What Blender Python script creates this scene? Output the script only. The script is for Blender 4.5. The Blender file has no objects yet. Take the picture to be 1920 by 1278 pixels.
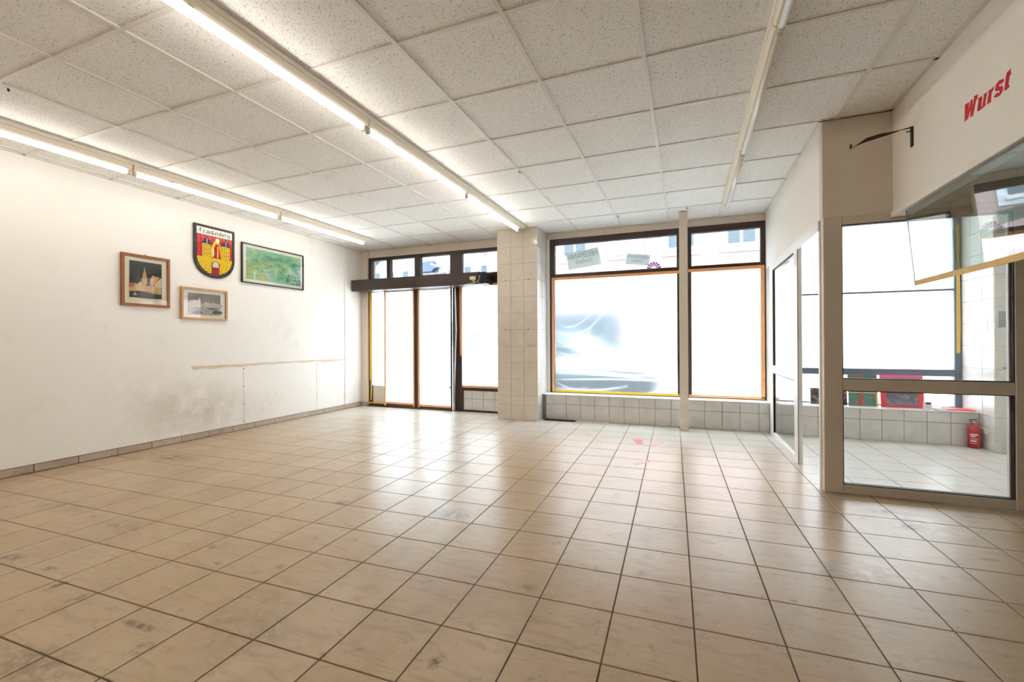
import bpy, math, random
import numpy as np
from mathutils import Vector, Matrix

# ------------------------------------------------------------------ camera
F_PX, YAW, PITCH, ROLL, EYE = 835.11, 0.3729, 0.0025, -0.0045, 1.116
def ray(u, v):
    a = (u - 960) / F_PX; b = (v - 639) / F_PX
    a, b = a * math.cos(ROLL) + b * math.sin(ROLL), -a * math.sin(ROLL) + b * math.cos(ROLL)
    yr = math.cos(PITCH) + b * math.sin(PITCH); z = math.sin(PITCH) - b * math.cos(PITCH)
    return Vector((a * math.cos(YAW) - yr * math.sin(YAW), a * math.sin(YAW) + yr * math.cos(YAW), z))
def on_z(u, v, z=0.0):
    d = ray(u, v); s = (z - EYE) / d.z; return Vector((d.x * s, d.y * s, z))
def on_y(u, v, y):
    d = ray(u, v); s = y / d.y; return Vector((d.x * s, y, EYE + d.z * s))
def on_x(u, v, x):
    d = ray(u, v); s = x / d.x; return Vector((x, d.y * s, EYE + d.z * s))
def to_px(p):
    f = ray(960, 639); r = ray(960 + F_PX, 639) - f; up = ray(960, 639 - F_PX) - f
    q = Vector((p[0], p[1], p[2] - EYE)); dep = q.dot(f)
    return (960 + F_PX * q.dot(r) / dep, 639 - F_PX * q.dot(up) / dep, dep)

sc = bpy.context.scene
COL = sc.collection
cam_d = bpy.data.cameras.new('camera'); cam = bpy.data.objects.new('camera', cam_d); COL.objects.link(cam)
fwd = ray(960, 639); rgt = ray(960 + F_PX, 639) - fwd; upv = ray(960, 639 - F_PX) - fwd
m = Matrix.Identity(4)
for i in range(3):
    m[i][0] = rgt[i]; m[i][1] = upv[i]; m[i][2] = -fwd[i]
m[2][3] = EYE
cam.matrix_world = m
cam_d.sensor_fit = 'HORIZONTAL'; cam_d.sensor_width = 36.0; cam_d.lens = 36.0 * F_PX / 1920
cam_d.clip_start = 0.05; cam_d.clip_end = 200
sc.camera = cam

# ------------------------------------------------------------------ world, exposure, lamp power
SKY = 21.0            # overcast daylight
TUBE = 12.0          # fluorescent tube radiance
w = bpy.data.worlds.new('overcast_sky'); sc.world = w; w.use_nodes = True
w.node_tree.nodes['Background'].inputs[0].default_value = (0.74, 0.895, 1.0, 1)
w.node_tree.nodes['Background'].inputs[1].default_value = SKY
sc.view_settings.view_transform = 'Standard'; sc.view_settings.look = 'None'
sc.view_settings.gamma = 1.0; sc.view_settings.use_curve_mapping = False
sc.view_settings.exposure = 0.94
sc.cycles.max_bounces = 7; sc.cycles.diffuse_bounces = 5; sc.cycles.glossy_bounces = 3; sc.cycles.transmission_bounces = 4; sc.cycles.transparent_max_bounces = 12
sc.cycles.use_light_tree = False; sc.cycles.caustics_reflective = False; sc.cycles.adaptive_threshold = 0.06
sc.cycles.sample_clamp_indirect = 6.0

R = random.Random(7)

# ------------------------------------------------------------------ material helpers
def lin(c):
    if isinstance(c, str):
        c = [int(c[i:i + 2], 16) / 255 for i in (1, 3, 5)]
    return tuple(x / 12.92 if x <= 0.04045 else ((x + 0.055) / 1.055) ** 2.4 for x in c[:3]) + (1,)
class NT:
    def __init__(s, name):
        s.m = bpy.data.materials.new(name); s.m.use_nodes = True; s.t = s.m.node_tree; s.t.nodes.clear()
        s.out = s.n('ShaderNodeOutputMaterial')
    def n(s, typ, **kw):
        k = s.t.nodes.new(typ)
        for a, b in kw.items(): setattr(k, a, b)
        return k
    def l(s, a, b): s.t.links.new(a, b)
    def sv(s, sock, val):
        if hasattr(val, 'is_output') or hasattr(val, 'links'): s.l(val, sock)
        else: sock.default_value = val
    def pos(s): return s.n('ShaderNodeNewGeometry').outputs['Position']
    def obj(s): return s.n('ShaderNodeTexCoord').outputs['Object']
    def mapping(s, vec, scale=(1, 1, 1), rot=(0, 0, 0), loc=(0, 0, 0)):
        k = s.n('ShaderNodeMapping'); s.l(vec, k.inputs['Vector'])
        k.inputs['Scale'].default_value = scale; k.inputs['Rotation'].default_value = rot; k.inputs['Location'].default_value = loc
        return k.outputs[0]
    def noise(s, vec, scale, detail=4, rough=0.55, dist=0.0):
        k = s.n('ShaderNodeTexNoise'); s.l(vec, k.inputs['Vector'])
        k.inputs['Scale'].default_value = scale; k.inputs['Detail'].default_value = detail
        k.inputs['Roughness'].default_value = rough; k.inputs['Distortion'].default_value = dist
        return k.outputs['Fac']
    def ramp(s, fac, a, b, lo=0.0, hi=1.0):
        k = s.n('ShaderNodeMapRange'); s.sv(k.inputs[0], fac)
        for i, v in zip((1, 2, 3, 4), (a, b, lo, hi)): k.inputs[i].default_value = v
        return k.outputs[0]
    def math(s, op, a, b=0.0):
        k = s.n('ShaderNodeMath', operation=op); s.sv(k.inputs[0], a); s.sv(k.inputs[1], b); return k.outputs[0]
    def mix(s, fac, a, b):
        k = s.n('ShaderNodeMix', data_type='RGBA'); s.sv(k.inputs[0], fac); s.sv(k.inputs[6], a); s.sv(k.inputs[7], b)
        return k.outputs[2]
    def bump(s, h, strength=0.2, dist=0.01):
        k = s.n('ShaderNodeBump'); s.l(h, k.inputs['Height']); k.inputs['Strength'].default_value = strength
        k.inputs['Distance'].default_value = dist; return k.outputs[0]
    def bsdf(s, color, rough=0.5, metal=0.0, normal=None, spec=0.5):
        k = s.n('ShaderNodeBsdfPrincipled')
        s.sv(k.inputs['Base Color'], color); s.sv(k.inputs['Roughness'], rough); k.inputs['Metallic'].default_value = metal
        k.inputs['Specular IOR Level'].default_value = spec
        if normal is not None: s.l(normal, k.inputs['Normal'])
        return k
    def end(s, sh):
        s.l(sh if not hasattr(sh, 'outputs') else sh.outputs[0], s.out.inputs[0]); return s.m
    def spot(s, pos, c, rx, ry, rz=9.0, hard=0.6):
        """soft ellipsoid mask 1 at centre c, 0 outside"""
        mp = s.n('ShaderNodeVectorMath', operation='SUBTRACT'); s.l(pos, mp.inputs[0]); mp.inputs[1].default_value = c
        dv = s.n('ShaderNodeVectorMath', operation='DIVIDE'); s.l(mp.outputs[0], dv.inputs[0]); dv.inputs[1].default_value = (rx, ry, rz)
        ln = s.n('ShaderNodeVectorMath', operation='LENGTH'); s.l(dv.outputs[0], ln.inputs[0])
        return s.ramp(ln.outputs['Value'], 1.0, 1.0 - hard, 0.0, 1.0)

def plain(name, color, rough=0.5, metal=0.0, var=0.06, scale=6.0, bump=0.0, spec=0.5):
    t = NT(name); c = lin(color); p = t.pos()
    n = t.noise(p, scale, 4)
    dark = tuple(x * (1 - 2.2 * var) for x in c[:3]) + (1,); light = tuple(min(1, x * (1 + var)) for x in c[:3]) + (1,)
    col = t.mix(n, dark, light)
    nb = t.bump(t.noise(p, scale * 12, 3), bump, 0.004) if bump else None
    return t.end(t.bsdf(col, rough, metal, nb, spec))

def mat_floor():
    t = NT('floor_tile_glaze'); p = t.pos()
    oi = t.n('ShaderNodeObjectInfo').outputs['Random']
    a, b = lin('#c1aa8b'), lin('#ad9370')
    n1 = t.noise(p, 1.3, 5); n2 = t.noise(t.mapping(p, (5, 22, 1), (0, 0, 0.5)), 1.0, 5, 0.65, 1.2)
    n3 = t.noise(t.mapping(p, (1, 1, 1), (0, 0, 0), (4, 9, 0)), 26, 4, 0.7)
    f = t.math('ADD', t.math('MULTIPLY', n1, 0.55), t.math('MULTIPLY', n2, 0.35))
    f = t.math('ADD', f, t.math('MULTIPLY', oi, 0.14))
    col = t.mix(t.ramp(f, 0.3, 0.75), a, b)
    # pale grey tint painting in daylight behind the partition and along the shop front
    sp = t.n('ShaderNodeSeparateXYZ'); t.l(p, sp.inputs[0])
    day_tint = t.math('MAXIMUM', t.ramp(t.math('ADD', sp.outputs['X'], t.math('MULTIPLY', t.ramp(sp.outputs['Y'], 3.7, 3.95), 4.0)), 4.8, 5.0),
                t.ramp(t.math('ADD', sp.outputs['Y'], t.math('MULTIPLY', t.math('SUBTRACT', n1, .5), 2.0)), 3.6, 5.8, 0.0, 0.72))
    col = t.mix(t.math('MULTIPLY', day_tint, 0.85), col, t.mix(n2, lin('#dbd9d6'), lin('#d0ceca')))
    # walked-in dirt: broad smears and the stains the floor has
    smear = t.ramp(t.noise(t.mapping(p, (1.6, 0.8, 1), (0, 0, 0.35)), 1.7, 4, 0.5, 0.4), 0.42, 0.80, 0.0, 0.55)
    col = t.mix(t.math('MULTIPLY', smear, t.math('SUBTRACT', 1.0, t.math('MULTIPLY', day_tint, .8))), col, lin('#977e63'))
    speck = t.ramp(t.noise(p, 11, 6, 0.7), 0.58, 0.74, 0.0, 0.7)
    col = t.mix(t.math('MULTIPLY', speck, t.math('SUBTRACT', 1.0, t.math('MULTIPLY', day_tint, .7))), col, lin('#7d654c'))
    stains = [((850, 963), .17, .11, 1.0), ((640, 942), .10, .06, .7), ((325, 858), .34, .16, .9), ((20, 1045), .09, .06, 1.0),
              ((95, 1066), .07, .03, 1.0), ((112, 1095), .03, .07, 1.0), ((142, 1122), .03, .05, .8), ((260, 1172), .14, .025, 1.0),
              ((268, 1215), .05, .04, .9), ((820, 1238), .035, .05, 1.0), ((990, 1102), .07, .04, .5), ((1700, 985), .12, .10, 1.0),
              ((1665, 960), .16, .07, .8), ((1857, 1049), .05, .02, 1.0), ((1490, 1126), .03, .015, .9), ((1325, 1016), .06, .03, .6),
              ((395, 1026), .04, .03, .8), ((408, 1055), .02, .02, 1.0), ((525, 1062), .04, .03, .5), ((220, 985), .25, .10, .4),
              ((120, 950), .35, .12, .5), ((470, 1180), .4, .14, .25), ((1830, 970), .12, .05, .5), ((1590, 1075), .25, .14, .3),
              ((60, 1250), .35, .12, .5), ((905, 920), .05, .03, .4)]
    tot = None; grain = t.ramp(t.noise(t.mapping(p, (1, 1, 1), (0, 0, 0), (2, 5, 0)), 19, 7, 0.75), 0.42, 0.56)
    for (px, rx, ry, s) in stains:
        c = on_z(*px)
        k = t.math('MULTIPLY', t.spot(p, c, rx, ry, 5.0, 0.75), s)
        tot = k if tot is None else t.math('MAXIMUM', tot, k)
    col = t.mix(t.math('MULTIPLY', t.math('MULTIPLY', tot, grain), 0.95), col, lin('#4f3d2a'))
    # dried white wash marks by the glass partition
    ww = t.math('MAXIMUM', t.spot(p, on_z(1745, 985), .30, .22, 5, .8), t.spot(p, on_z(1640, 1065), .25, .18, 5, .8))
    col = t.mix(t.math('MULTIPLY', t.math('MULTIPLY', ww, t.ramp(t.noise(p, 9, 6, .7), .45, .62)), .45), col, lin('#e6dccf'))
    streak = t.ramp(t.noise(t.mapping(p, (2.2, 9, 1), (0, 0, -.3), (7, 1, 0)), 2.4, 6, 0.7, 1.0), 0.50, 0.72, 0.0, 0.5)
    col = t.mix(t.math('MULTIPLY', streak, t.math('SUBTRACT', 1.0, day_tint)), col, lin('#8f7658'))
    rough = 0.29
    nb = t.bump(n2, 0.04, 0.003)
    return t.end(t.bsdf(col, rough, 0, nb, 0.36))
def mat_ceiling():
    t = NT('mineral_ceiling_panel'); p = t.pos()
    base = t.mix(t.noise(p, 1.1, 3), lin('#eceae6'), lin('#f4f2ef'))
    a = t.noise(t.mapping(p, (1.0, 0.42, 1), (0, 0, 0.4)), 150, 1.5, 0.4, 0.6)
    b = t.noise(t.mapping(p, (0.5, 1.0, 1), (0, 0, 1.1), (3, 1, 0)), 130, 1.5, 0.4, 0.6)
    h = t.math('MAXIMUM', t.ramp(a, 0.645, 0.675), t.ramp(b, 0.66, 0.69))
    col = t.mix(t.math('MULTIPLY', h, 0.6), base, lin('#8d847a'))
    nb = t.bump(t.math('SUBTRACT', 1.0, h), 0.35, 0.004)
    return t.end(t.bsdf(col, 0.9, 0, nb, 0.2))
def mat_plaster(name, a='#f6f3ef', b='#f0ece5', dirt=0.25, marks=()):
    t = NT(name); p = t.pos()
    col = t.mix(t.noise(p, 0.9, 5), lin(a), lin(b))
    d = t.ramp(t.noise(p, 2.2, 7, 0.7), 0.56, 0.78, 0.0, dirt)
    col = t.mix(d, col, lin('#c3b09a'))
    sp = t.ramp(t.noise(t.mapping(p, loc=(3, 3, 3)), 16, 5, 0.7), 0.70, 0.76, 0.0, dirt * 1.2)
    col = t.mix(sp, col, lin('#9c8a77'))
    for c, r, s, cc in marks:
        k = t.math('MULTIPLY', t.spot(p, c, *r, hard=0.95), t.ramp(t.noise(p, 5, 6, .7), .30, .62))
        col = t.mix(t.math('MULTIPLY', k, s), col, lin(cc))
    nb = t.bump(t.noise(p, 60, 4), 0.12, 0.003)
    return t.end(t.bsdf(col, 0.65, 0, nb, 0.3))
def mat_tile(name, a, b, rough=0.16):
    t = NT(name); p = t.pos()
    v = t.noise(p, 6, 6, 0.62, 0.8)
    col = t.mix(t.ramp(v, 0.36, 0.66), lin(a), lin(b))
    r = t.n('ShaderNodeObjectInfo').outputs['Random']
    col = t.mix(t.math('MULTIPLY', r, 0.22), col, lin('#d2c6b8'))
    nb = t.bump(t.noise(p, 9, 2), 0.05, 0.004)
    return t.end(t.bsdf(col, rough, 0, nb, 0.5))
def mat_glass(name, tint=(0.985, 0.995, 0.99), refl=1.0):
    t = NT(name)
    tr = t.n('ShaderNodeBsdfTransparent'); tr.inputs[0].default_value = tint + (1,)
    gl = t.n('ShaderNodeBsdfGlossy'); gl.inputs['Roughness'].default_value = 0.0
    fr = t.n('ShaderNodeFresnel')          # thin pane: same reflectance from both faces
    t.l(t.ramp(t.n('ShaderNodeNewGeometry').outputs['Backfacing'], 0, 1, 1.5, 1 / 1.5), fr.inputs[0])
    mx = t.n('ShaderNodeMixShader'); t.l(t.math('MULTIPLY', fr.outputs[0], refl), mx.inputs[0])
    t.l(tr.outputs[0], mx.inputs[1]); t.l(gl.outputs[0], mx.inputs[2])
    return t.end(mx)
def mat_film(name, veil=0.62, tint='#f4f6f8'):
    """painter's plastic sheet: milky veil + blurred view through it; folds are doubled film"""
    t = NT(name); p = t.pos()
    fold = t.n('ShaderNodeAttribute', attribute_name='fold').outputs['Fac']
    tl = t.n('ShaderNodeBsdfTranslucent'); tl.inputs[0].default_value = lin(tint)
    df = t.n('ShaderNodeBsdfDiffuse'); df.inputs[0].default_value = lin(tint)
    ml = t.n('ShaderNodeMixShader'); ml.inputs[0].default_value = 0.05; t.l(tl.outputs[0], ml.inputs[1]); t.l(df.outputs[0], ml.inputs[2])
    rf = t.n('ShaderNodeBsdfRefraction'); rf.inputs['IOR'].default_value = 1.10; rf.inputs['Roughness'].default_value = 0.75
    rf.inputs[0].default_value = (0.58, 0.60, 0.63, 1)
    fac = t.math('ADD', t.math('MULTIPLY', fold, 0.30), t.ramp(t.noise(p, 2.0, 4), 0.3, 0.7, veil * .8, veil * 1.08))
    fac = t.math('MINIMUM', fac, 0.97)
    mx = t.n('ShaderNodeMixShader'); t.l(fac, mx.inputs[0]); t.l(rf.outputs[0], mx.inputs[1]); t.l(ml.outputs[0], mx.inputs[2])
    gl = t.n('ShaderNodeBsdfGlossy'); gl.inputs['Roughness'].default_value = 0.18
    m2 = t.n('ShaderNodeMixShader'); m2.inputs[0].default_value = 0.04; t.l(mx.outputs[0], m2.inputs[1]); t.l(gl.outputs[0], m2.inputs[2])
    return t.end(m2)
def mat_thin(name, color, k=0.7):
    t = NT(name); c = lin(color); p = t.pos(); col = t.mix(t.noise(p, 8, 4), c, tuple(x * .85 for x in c[:3]) + (1,))
    a = t.n('ShaderNodeBsdfTranslucent'); b = t.n('ShaderNodeBsdfDiffuse'); t.l(col, a.inputs[0]); t.l(col, b.inputs[0])
    mx = t.n('ShaderNodeMixShader'); mx.inputs[0].default_value = k; t.l(b.outputs[0], mx.inputs[1]); t.l(a.outputs[0], mx.inputs[2]); return t.end(mx)
def mat_emit(name, color, strength):
    t = NT(name); e = t.n('ShaderNodeEmission'); e.inputs[0].default_value = color + (1,); e.inputs[1].default_value = strength
    return t.end(e)
def mat_wood(name, a, b, sc_=(3, 3, 30)):
    t = NT(name); p = t.pos()
    n = t.noise(t.mapping(p, sc_), 3.0, 5, 0.6, 1.0)
    return t.end(t.bsdf(t.mix(n, lin(a), lin(b)), 0.42))
def mat_aerial():
    t = NT('aerial_photo_print'); p = t.pos()
    sep = t.n('ShaderNodeSeparateXYZ'); t.l(p, sep.inputs[0])
    n = t.noise(t.mapping(p, (1, 2.2, 5), loc=(1, 0, 0)), 2.2, 7, 0.65, 0.8)
    col = t.mix(t.ramp(n, 0.38, 0.62), lin('#1f7d68'), lin('#9cc28f'))
    yl = t.math('MULTIPLY', t.spot(p, (-5.34, 4.3, 2.03), 1, .42, .16, .8), t.ramp(t.noise(p, 6, 4), .3, .6))
    col = t.mix(yl, col, lin('#b9bf6d'))
    town = t.math('MULTIPLY', t.spot(p, (-5.34, 4.55, 2.18), 1, .42, .09, .8), t.ramp(t.noise(p, 55, 3), .5, .6))
    col = t.mix(t.math('MULTIPLY', town, .8), col, lin('#d9cfa4'))
    hz = t.ramp(sep.outputs['Z'], 2.25, 2.42); col = t.mix(t.math('MULTIPLY', hz, .7), col, lin('#9fcfa9'))
    dk = t.spot(p, (-5.36, 4.95, 2.02), 1, .25, .1, .9); col = t.mix(t.math('MULTIPLY', dk, t.ramp(t.noise(p, 25, 5), .4, .6)), col, lin('#154c4a'))
    return t.end(t.bsdf(col, 0.35))
def mat_mono():
    t = NT('monochrome_photo_print'); p = t.pos()
    sep = t.n('ShaderNodeSeparateXYZ'); t.l(p, sep.inputs[0])
    n = t.noise(t.mapping(p, (1, 3, 6)), 4.5, 6, 0.65)
    sky = t.mix(n, lin('#5b5350'), lin('#9b9089'))
    grd = t.mix(t.ramp(t.noise(t.mapping(p, (1, 8, 20)), 5, 6, .7), .4, .6), lin('#6b625d'), lin('#cfc6bd'))
    col = t.mix(t.ramp(sep.outputs['Z'], 1.575, 1.60), grd, sky)
    return t.end(t.bsdf(col, 0.35))
def mat_collage(name, cols, scale):
    t = NT(name); p = t.pos()
    v = t.n('ShaderNodeTexVoronoi'); t.l(t.mapping(p, (1, .3, 1.5)), v.inputs['Vector']); v.inputs['Scale'].default_value = scale
    cr = t.n('ShaderNodeValToRGB'); cr.color_ramp.interpolation = 'CONSTANT'
    sepc = t.n('ShaderNodeSeparateColor'); t.l(v.outputs['Color'], sepc.inputs[0]); t.l(sepc.outputs[0], cr.inputs[0])
    el = cr.color_ramp.elements
    while len(el) < len(cols): el.new(0.5)
    for i, c in enumerate(cols): el[i].position = i / len(cols); el[i].color = lin(c)
    return t.end(t.bsdf(t.mix(t.noise(p, 18, 4), cr.outputs[0], lin(cols[0])), 0.4))

M = {}
M['floor'] = mat_floor(); M['ceil'] = mat_ceiling()
M['grout'] = plain('grout_brown', '#6f5a45', 0.9, var=0.1)
M['grout_light'] = plain('grout_grey', '#8a8279', 0.85)
M['tee'] = plain('white_tee_bar', '#e2ddd6', 0.5, var=0.03)
M['plaster'] = mat_plaster('white_plaster')
M['wallL'] = mat_plaster('left_wall_plaster', marks=[((-5.34, 3.55, .34), (1, .75, .42), .55, '#a2917f'), ((-5.34, 3.0, .5), (1, .6, .5), .25, '#b9a895'),
            ((-5.35, 4.3, .25), (1, .5, .3), .25, '#a79b8e')])
M['plasterR'] = mat_plaster('bulkhead_plaster', '#f4efe7', '#eee7dd', 0.12)
M['beige'] = mat_plaster('beige_paint', '#e0d5c5', '#d6c9b7', 0.25)
M['pilt'] = mat_tile('cream_wall_tile', '#ded3c5', '#d4c8b9')
M['grout_pil'] = plain('cream_grout', '#c9bcab', 0.8)
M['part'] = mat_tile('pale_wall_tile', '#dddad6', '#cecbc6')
M['skirt'] = mat_tile('skirting_tile', '#b3a18f', '#a08d7b', 0.4)
M['brown'] = plain('dark_brown_aluminium', '#39261d', 0.38, var=0.08, scale=3)
M['greyfr'] = plain('blue_grey_frame', '#5e6b7a', 0.4, var=0.1, scale=8)
M['alu'] = plain('cream_aluminium', '#d3c7b6', 0.38, var=0.03, scale=2)
M['gasket'] = plain('black_gasket', '#15120f', 0.6)
M['white'] = plain('white_lacquer', '#f2efe9', 0.35, var=0.02)
M['lampw'] = plain('cream_lamp_housing', '#ece2d0', 0.35, var=0.03)
M['sock'] = plain('lamp_socket_plastic', '#d8cdb4', 0.5)
M['orange'] = plain('orange_tape', '#eda468', 0.55, var=0.12, scale=14)
M['yellow'] = plain('yellow_tape', '#e0ab1e', 0.5, var=0.1, scale=14)
M['sandtape'] = plain('faded_yellow_tape', '#dcb256', 0.5, var=0.08, scale=14)
M['glass'] = mat_glass('clear_glass')
M['screen'] = mat_glass('screen_glass', (0.80, 0.87, 0.85), 2.6)
M['tint'] = mat_glass('dimming_fanlight_glass', (0.40, 0.40, 0.41))  # grey tint added to dim the bright street seen through the fanlights
M['edge'] = plain('green_glass_edge', '#6f8a80', 0.2)
M['film'] = mat_film('plastic_film', 0.035)
M['filmw'] = mat_film('dense_plastic_film', 0.90)
M['tube_on'] = mat_emit('lit_fluorescent_tube', (1.0, 0.95, 0.88), TUBE)
M['tube_off'] = plain('unlit_fluorescent_tube', '#f4f2ee', 0.25, var=0.01)
M['metal'] = plain('brushed_metal', '#a8a6a4', 0.35, 1.0)
M['black'] = plain('black_plastic', '#16130f', 0.45)
M['iron'] = plain('dark_iron', '#3b382c', 0.55, 0.4)
M['red'] = plain('red_letter_film', '#d00a20', 0.4, var=0.04)
M['footred'] = plain('red_sticker', '#e0463c', 0.5, var=0.15, scale=20)
M['footpink'] = plain('faded_pink_sticker', '#e7a9b0', 0.5, var=0.15, scale=20)
M['footpale'] = plain('worn_pale_sticker', '#dcb7c4', 0.5, var=0.15, scale=20)
M['extred'] = plain('extinguisher_red', '#ae3038', 0.28, var=0.03)
M['paper'] = plain('white_paper', '#f1efec', 0.7, var=0.02)
M['paperg'] = plain('grey_print', '#a9abb3', 0.7)
M['ink'] = plain('dark_ink', '#2a2624', 0.6)
M['sheetg'] = mat_thin('silvery_film_sign', '#e6ebe6', .8)
M['inkg'] = mat_thin('grey_lettering', '#a3aaa5', .6)
M['papert'] = mat_thin('backlit_paper', '#d4dae4', .9)
M['lilac'] = mat_thin('lilac_sticker', '#bb8cc4', .7)
M['socket'] = plain('ivory_socket', '#e9e2cf', 0.4)
M['redc'] = plain('red_card', '#d63b44', 0.5); M['pinkc'] = plain('pink_card', '#d8618c', 0.5)
M['greenb'] = mat_collage('green_collage_print', ['#4f7f6c', '#3f6a60', '#7d9a8a', '#8b4a48', '#3d5c55'], 9)
M['purpb'] = mat_collage('purple_crowd_print', ['#6f6a7c', '#8d8496', '#5d5a6d', '#a493a0', '#777086'], 16)
M['stripeb'] = mat_collage('dark_patterned_print', ['#3a332f', '#8d857d', '#5c534c', '#2a2522', '#b0a79d'], 26)
M['wood1'] = mat_wood('reddish_brown_wood', '#9a5a26', '#7a3f14'); M['wood2'] = mat_wood('light_oak_wood', '#c69a62', '#a97b45')
M['blackfr'] = plain('black_frame_wood', '#241a12', 0.4)
M['mat_c'] = plain('cream_mount_board', '#ece0c8', 0.7, var=0.02); M['mat_w'] = plain('white_mount_board', '#f1ebe0', 0.7, var=0.02)
M['aerial'] = mat_aerial(); M['mono'] = mat_mono()
M['night'] = plain('night_sky_print', '#1d1815', 0.35, var=0.1); M['castle'] = plain('floodlit_stone_print', '#d8a86f', 0.4, var=0.2, scale=30)
M['castle2'] = plain('floodlit_wall_print', '#e3c294', 0.4, var=0.15, scale=40); M['roofp'] = plain('red_roof_print', '#b3563f', 0.4, var=0.1)
M['monol'] = plain('pale_grey_print', '#c4bab1', 0.4, var=0.15, scale=60); M['monod'] = plain('dark_grey_print', '#4c4541', 0.4, var=0.2, scale=60)
M['c_border'] = plain('crest_border_black', '#2e2420', 0.45, var=0.2, scale=40); M['c_white'] = plain('crest_white_enamel', '#f1ece2', 0.35, var=0.02)
M['c_red'] = plain('crest_red_glass', '#cf1f28', 0.25, var=0.25, scale=45); M['c_yel'] = plain('crest_yellow_glass', '#f0c413', 0.25, var=0.12, scale=45)
M['c_blue'] = plain('crest_blue_glass', '#23253f', 0.25, var=0.1); M['c_dred'] = plain('crest_dark_red_glass', '#a30f1c', 0.25, var=0.2, scale=45)
M['c_lead'] = plain('crest_leading', '#3d2a10', 0.5)
# outside
M['pink'] = plain('salmon_render', '#b0948b', 0.85, var=0.03, scale=1.5); M['outw'] = plain('outside_white', '#d2d2d0', 0.7, var=0.02)
M['cream'] = plain('outside_cream_render', '#b9b3a9', 0.85, var=0.03, scale=1.0); M['pane'] = plain('far_window_pane', '#5f696c', 0.3, var=0.12, scale=2)
M['roof'] = plain('slate_roof', '#8a8481', 0.7); M['street'] = plain('street_paving', '#a09d9a', 0.85, scale=2); M['blueg'] = plain('blue_grey_awning', '#5b6a90', 0.6)
M['carp'] = plain('silver_car_paint', '#a7adb1', 0.3, 0.2); M['carg'] = plain('car_dark_glass', '#23282c', 0.12); M['tyre'] = plain('tyre_rubber', '#1a1a1b', 0.7)
M['shade'] = plain('dark_doorway', '#33383b', 0.9, spec=0.05)
M['kerb'] = plain('kerb_stone', '#8d8a86', 0.8)

# ------------------------------------------------------------------ object helpers
WT = {}
def _link(o, parent, loc):
    COL.objects.link(o); o.location = loc; WT[o.name] = Vector(loc)
    if parent is not None:
        o.parent = parent; o.matrix_parent_inverse = Matrix.Translation(-WT[parent.name])
    return o
def mk(name, vs, fs, mat, parent=None, smooth=False):
    vs = [Vector(v) for v in vs]
    lo = Vector([min(v[i] for v in vs) for i in range(3)]); hi = Vector([max(v[i] for v in vs) for i in range(3)])
    c = (lo + hi) / 2; c.z = lo.z
    me = bpy.data.meshes.new(name); me.from_pydata([v - c for v in vs], [], fs); me.update()
    me.materials.append(mat)
    if smooth:
        for p in me.polygons: p.use_smooth = True
    return _link(bpy.data.objects.new(name, me), parent, c)
def empty(name, loc, parent=None):
    o = bpy.data.objects.new(name, None); o.empty_display_size = 0.1
    return _link(o, parent, loc)
def tag(o, label=None, cat=None, group=None, kind=None):
    if label: o['label'] = label
    if cat: o['category'] = cat
    if group: o['group'] = group
    if kind: o['kind'] = kind
    return o
def box_vf(x0, x1, y0, y1, z0, z1, ch=0.0):
    if ch <= 0:
        v = [(x, y, z) for z in (z0, z1) for y in (y0, y1) for x in (x0, x1)]
        return v, [(0, 2, 3, 1), (4, 5, 7, 6), (0, 1, 5, 4), (2, 6, 7, 3), (0, 4, 6, 2), (1, 3, 7, 5)]
    # all-edge chamfered box: 24 verts
    v = []; idx = {}
    for sx in (0, 1):
        for sy in (0, 1):
            for sz in (0, 1):
                X = (x0, x1)[sx]; Y = (y0, y1)[sy]; Z = (z0, z1)[sz]
                ix = X + (ch if sx == 0 else -ch); iy = Y + (ch if sy == 0 else -ch); iz = Z + (ch if sz == 0 else -ch)
                for k, q in enumerate(((X, iy, iz), (ix, Y, iz), (ix, iy, Z))):
                    idx[(sx, sy, sz, k)] = len(v); v.append(q)
    f = []
    g = lambda a, b, c, k: idx[(a, b, c, k)]
    for s in (0, 1):
        q = [g(s, 0, 0, 0), g(s, 1, 0, 0), g(s, 1, 1, 0), g(s, 0, 1, 0)]; f.append(q if s else q[::-1])
        q = [g(0, s, 0, 1), g(0, s, 1, 1), g(1, s, 1, 1), g(1, s, 0, 1)]; f.append(q if s else q[::-1])
        q = [g(0, 0, s, 2), g(1, 0, s, 2), g(1, 1, s, 2), g(0, 1, s, 2)]; f.append(q if s else q[::-1])
    ctr = Vector(((x0 + x1) / 2, (y0 + y1) / 2, (z0 + z1) / 2))
    def add(q):
        a, b, c = (Vector(v[i]) for i in q[:3]); n = (b - a).cross(c - a)
        mid = sum((Vector(v[i]) for i in q), Vector()) / len(q)
        f.append(q if n.dot(mid - ctr) > 0 else q[::-1])
    for a in (0, 1):
        for b in (0, 1):
            add([g(0, a, b, 1), g(1, a, b, 1), g(1, a, b, 2), g(0, a, b, 2)])
            add([g(a, 0, b, 0), g(a, 1, b, 0), g(a, 1, b, 2), g(a, 0, b, 2)])
            add([g(a, b, 0, 0), g(a, b, 1, 0), g(a, b, 1, 1), g(a, b, 0, 1)])
            for c in (0, 1): add([g(a, b, c, 0), g(a, b, c, 1), g(a, b, c, 2)])
    return v, f
def box(name, x0, x1, y0, y1, z0, z1, mat, parent=None, ch=0.0):
    v, f = box_vf(min(x0, x1), max(x0, x1), min(y0, y1), max(y0, y1), min(z0, z1), max(z0, z1), ch)
    return mk(name, v, f, mat, parent)
def join_vf(parts):
    V, Fc = [], []
    for v, f in parts:
        o = len(V); V += [tuple(q) for q in v]; Fc += [tuple(i + o for i in q) for q in f]
    return V, Fc
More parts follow.
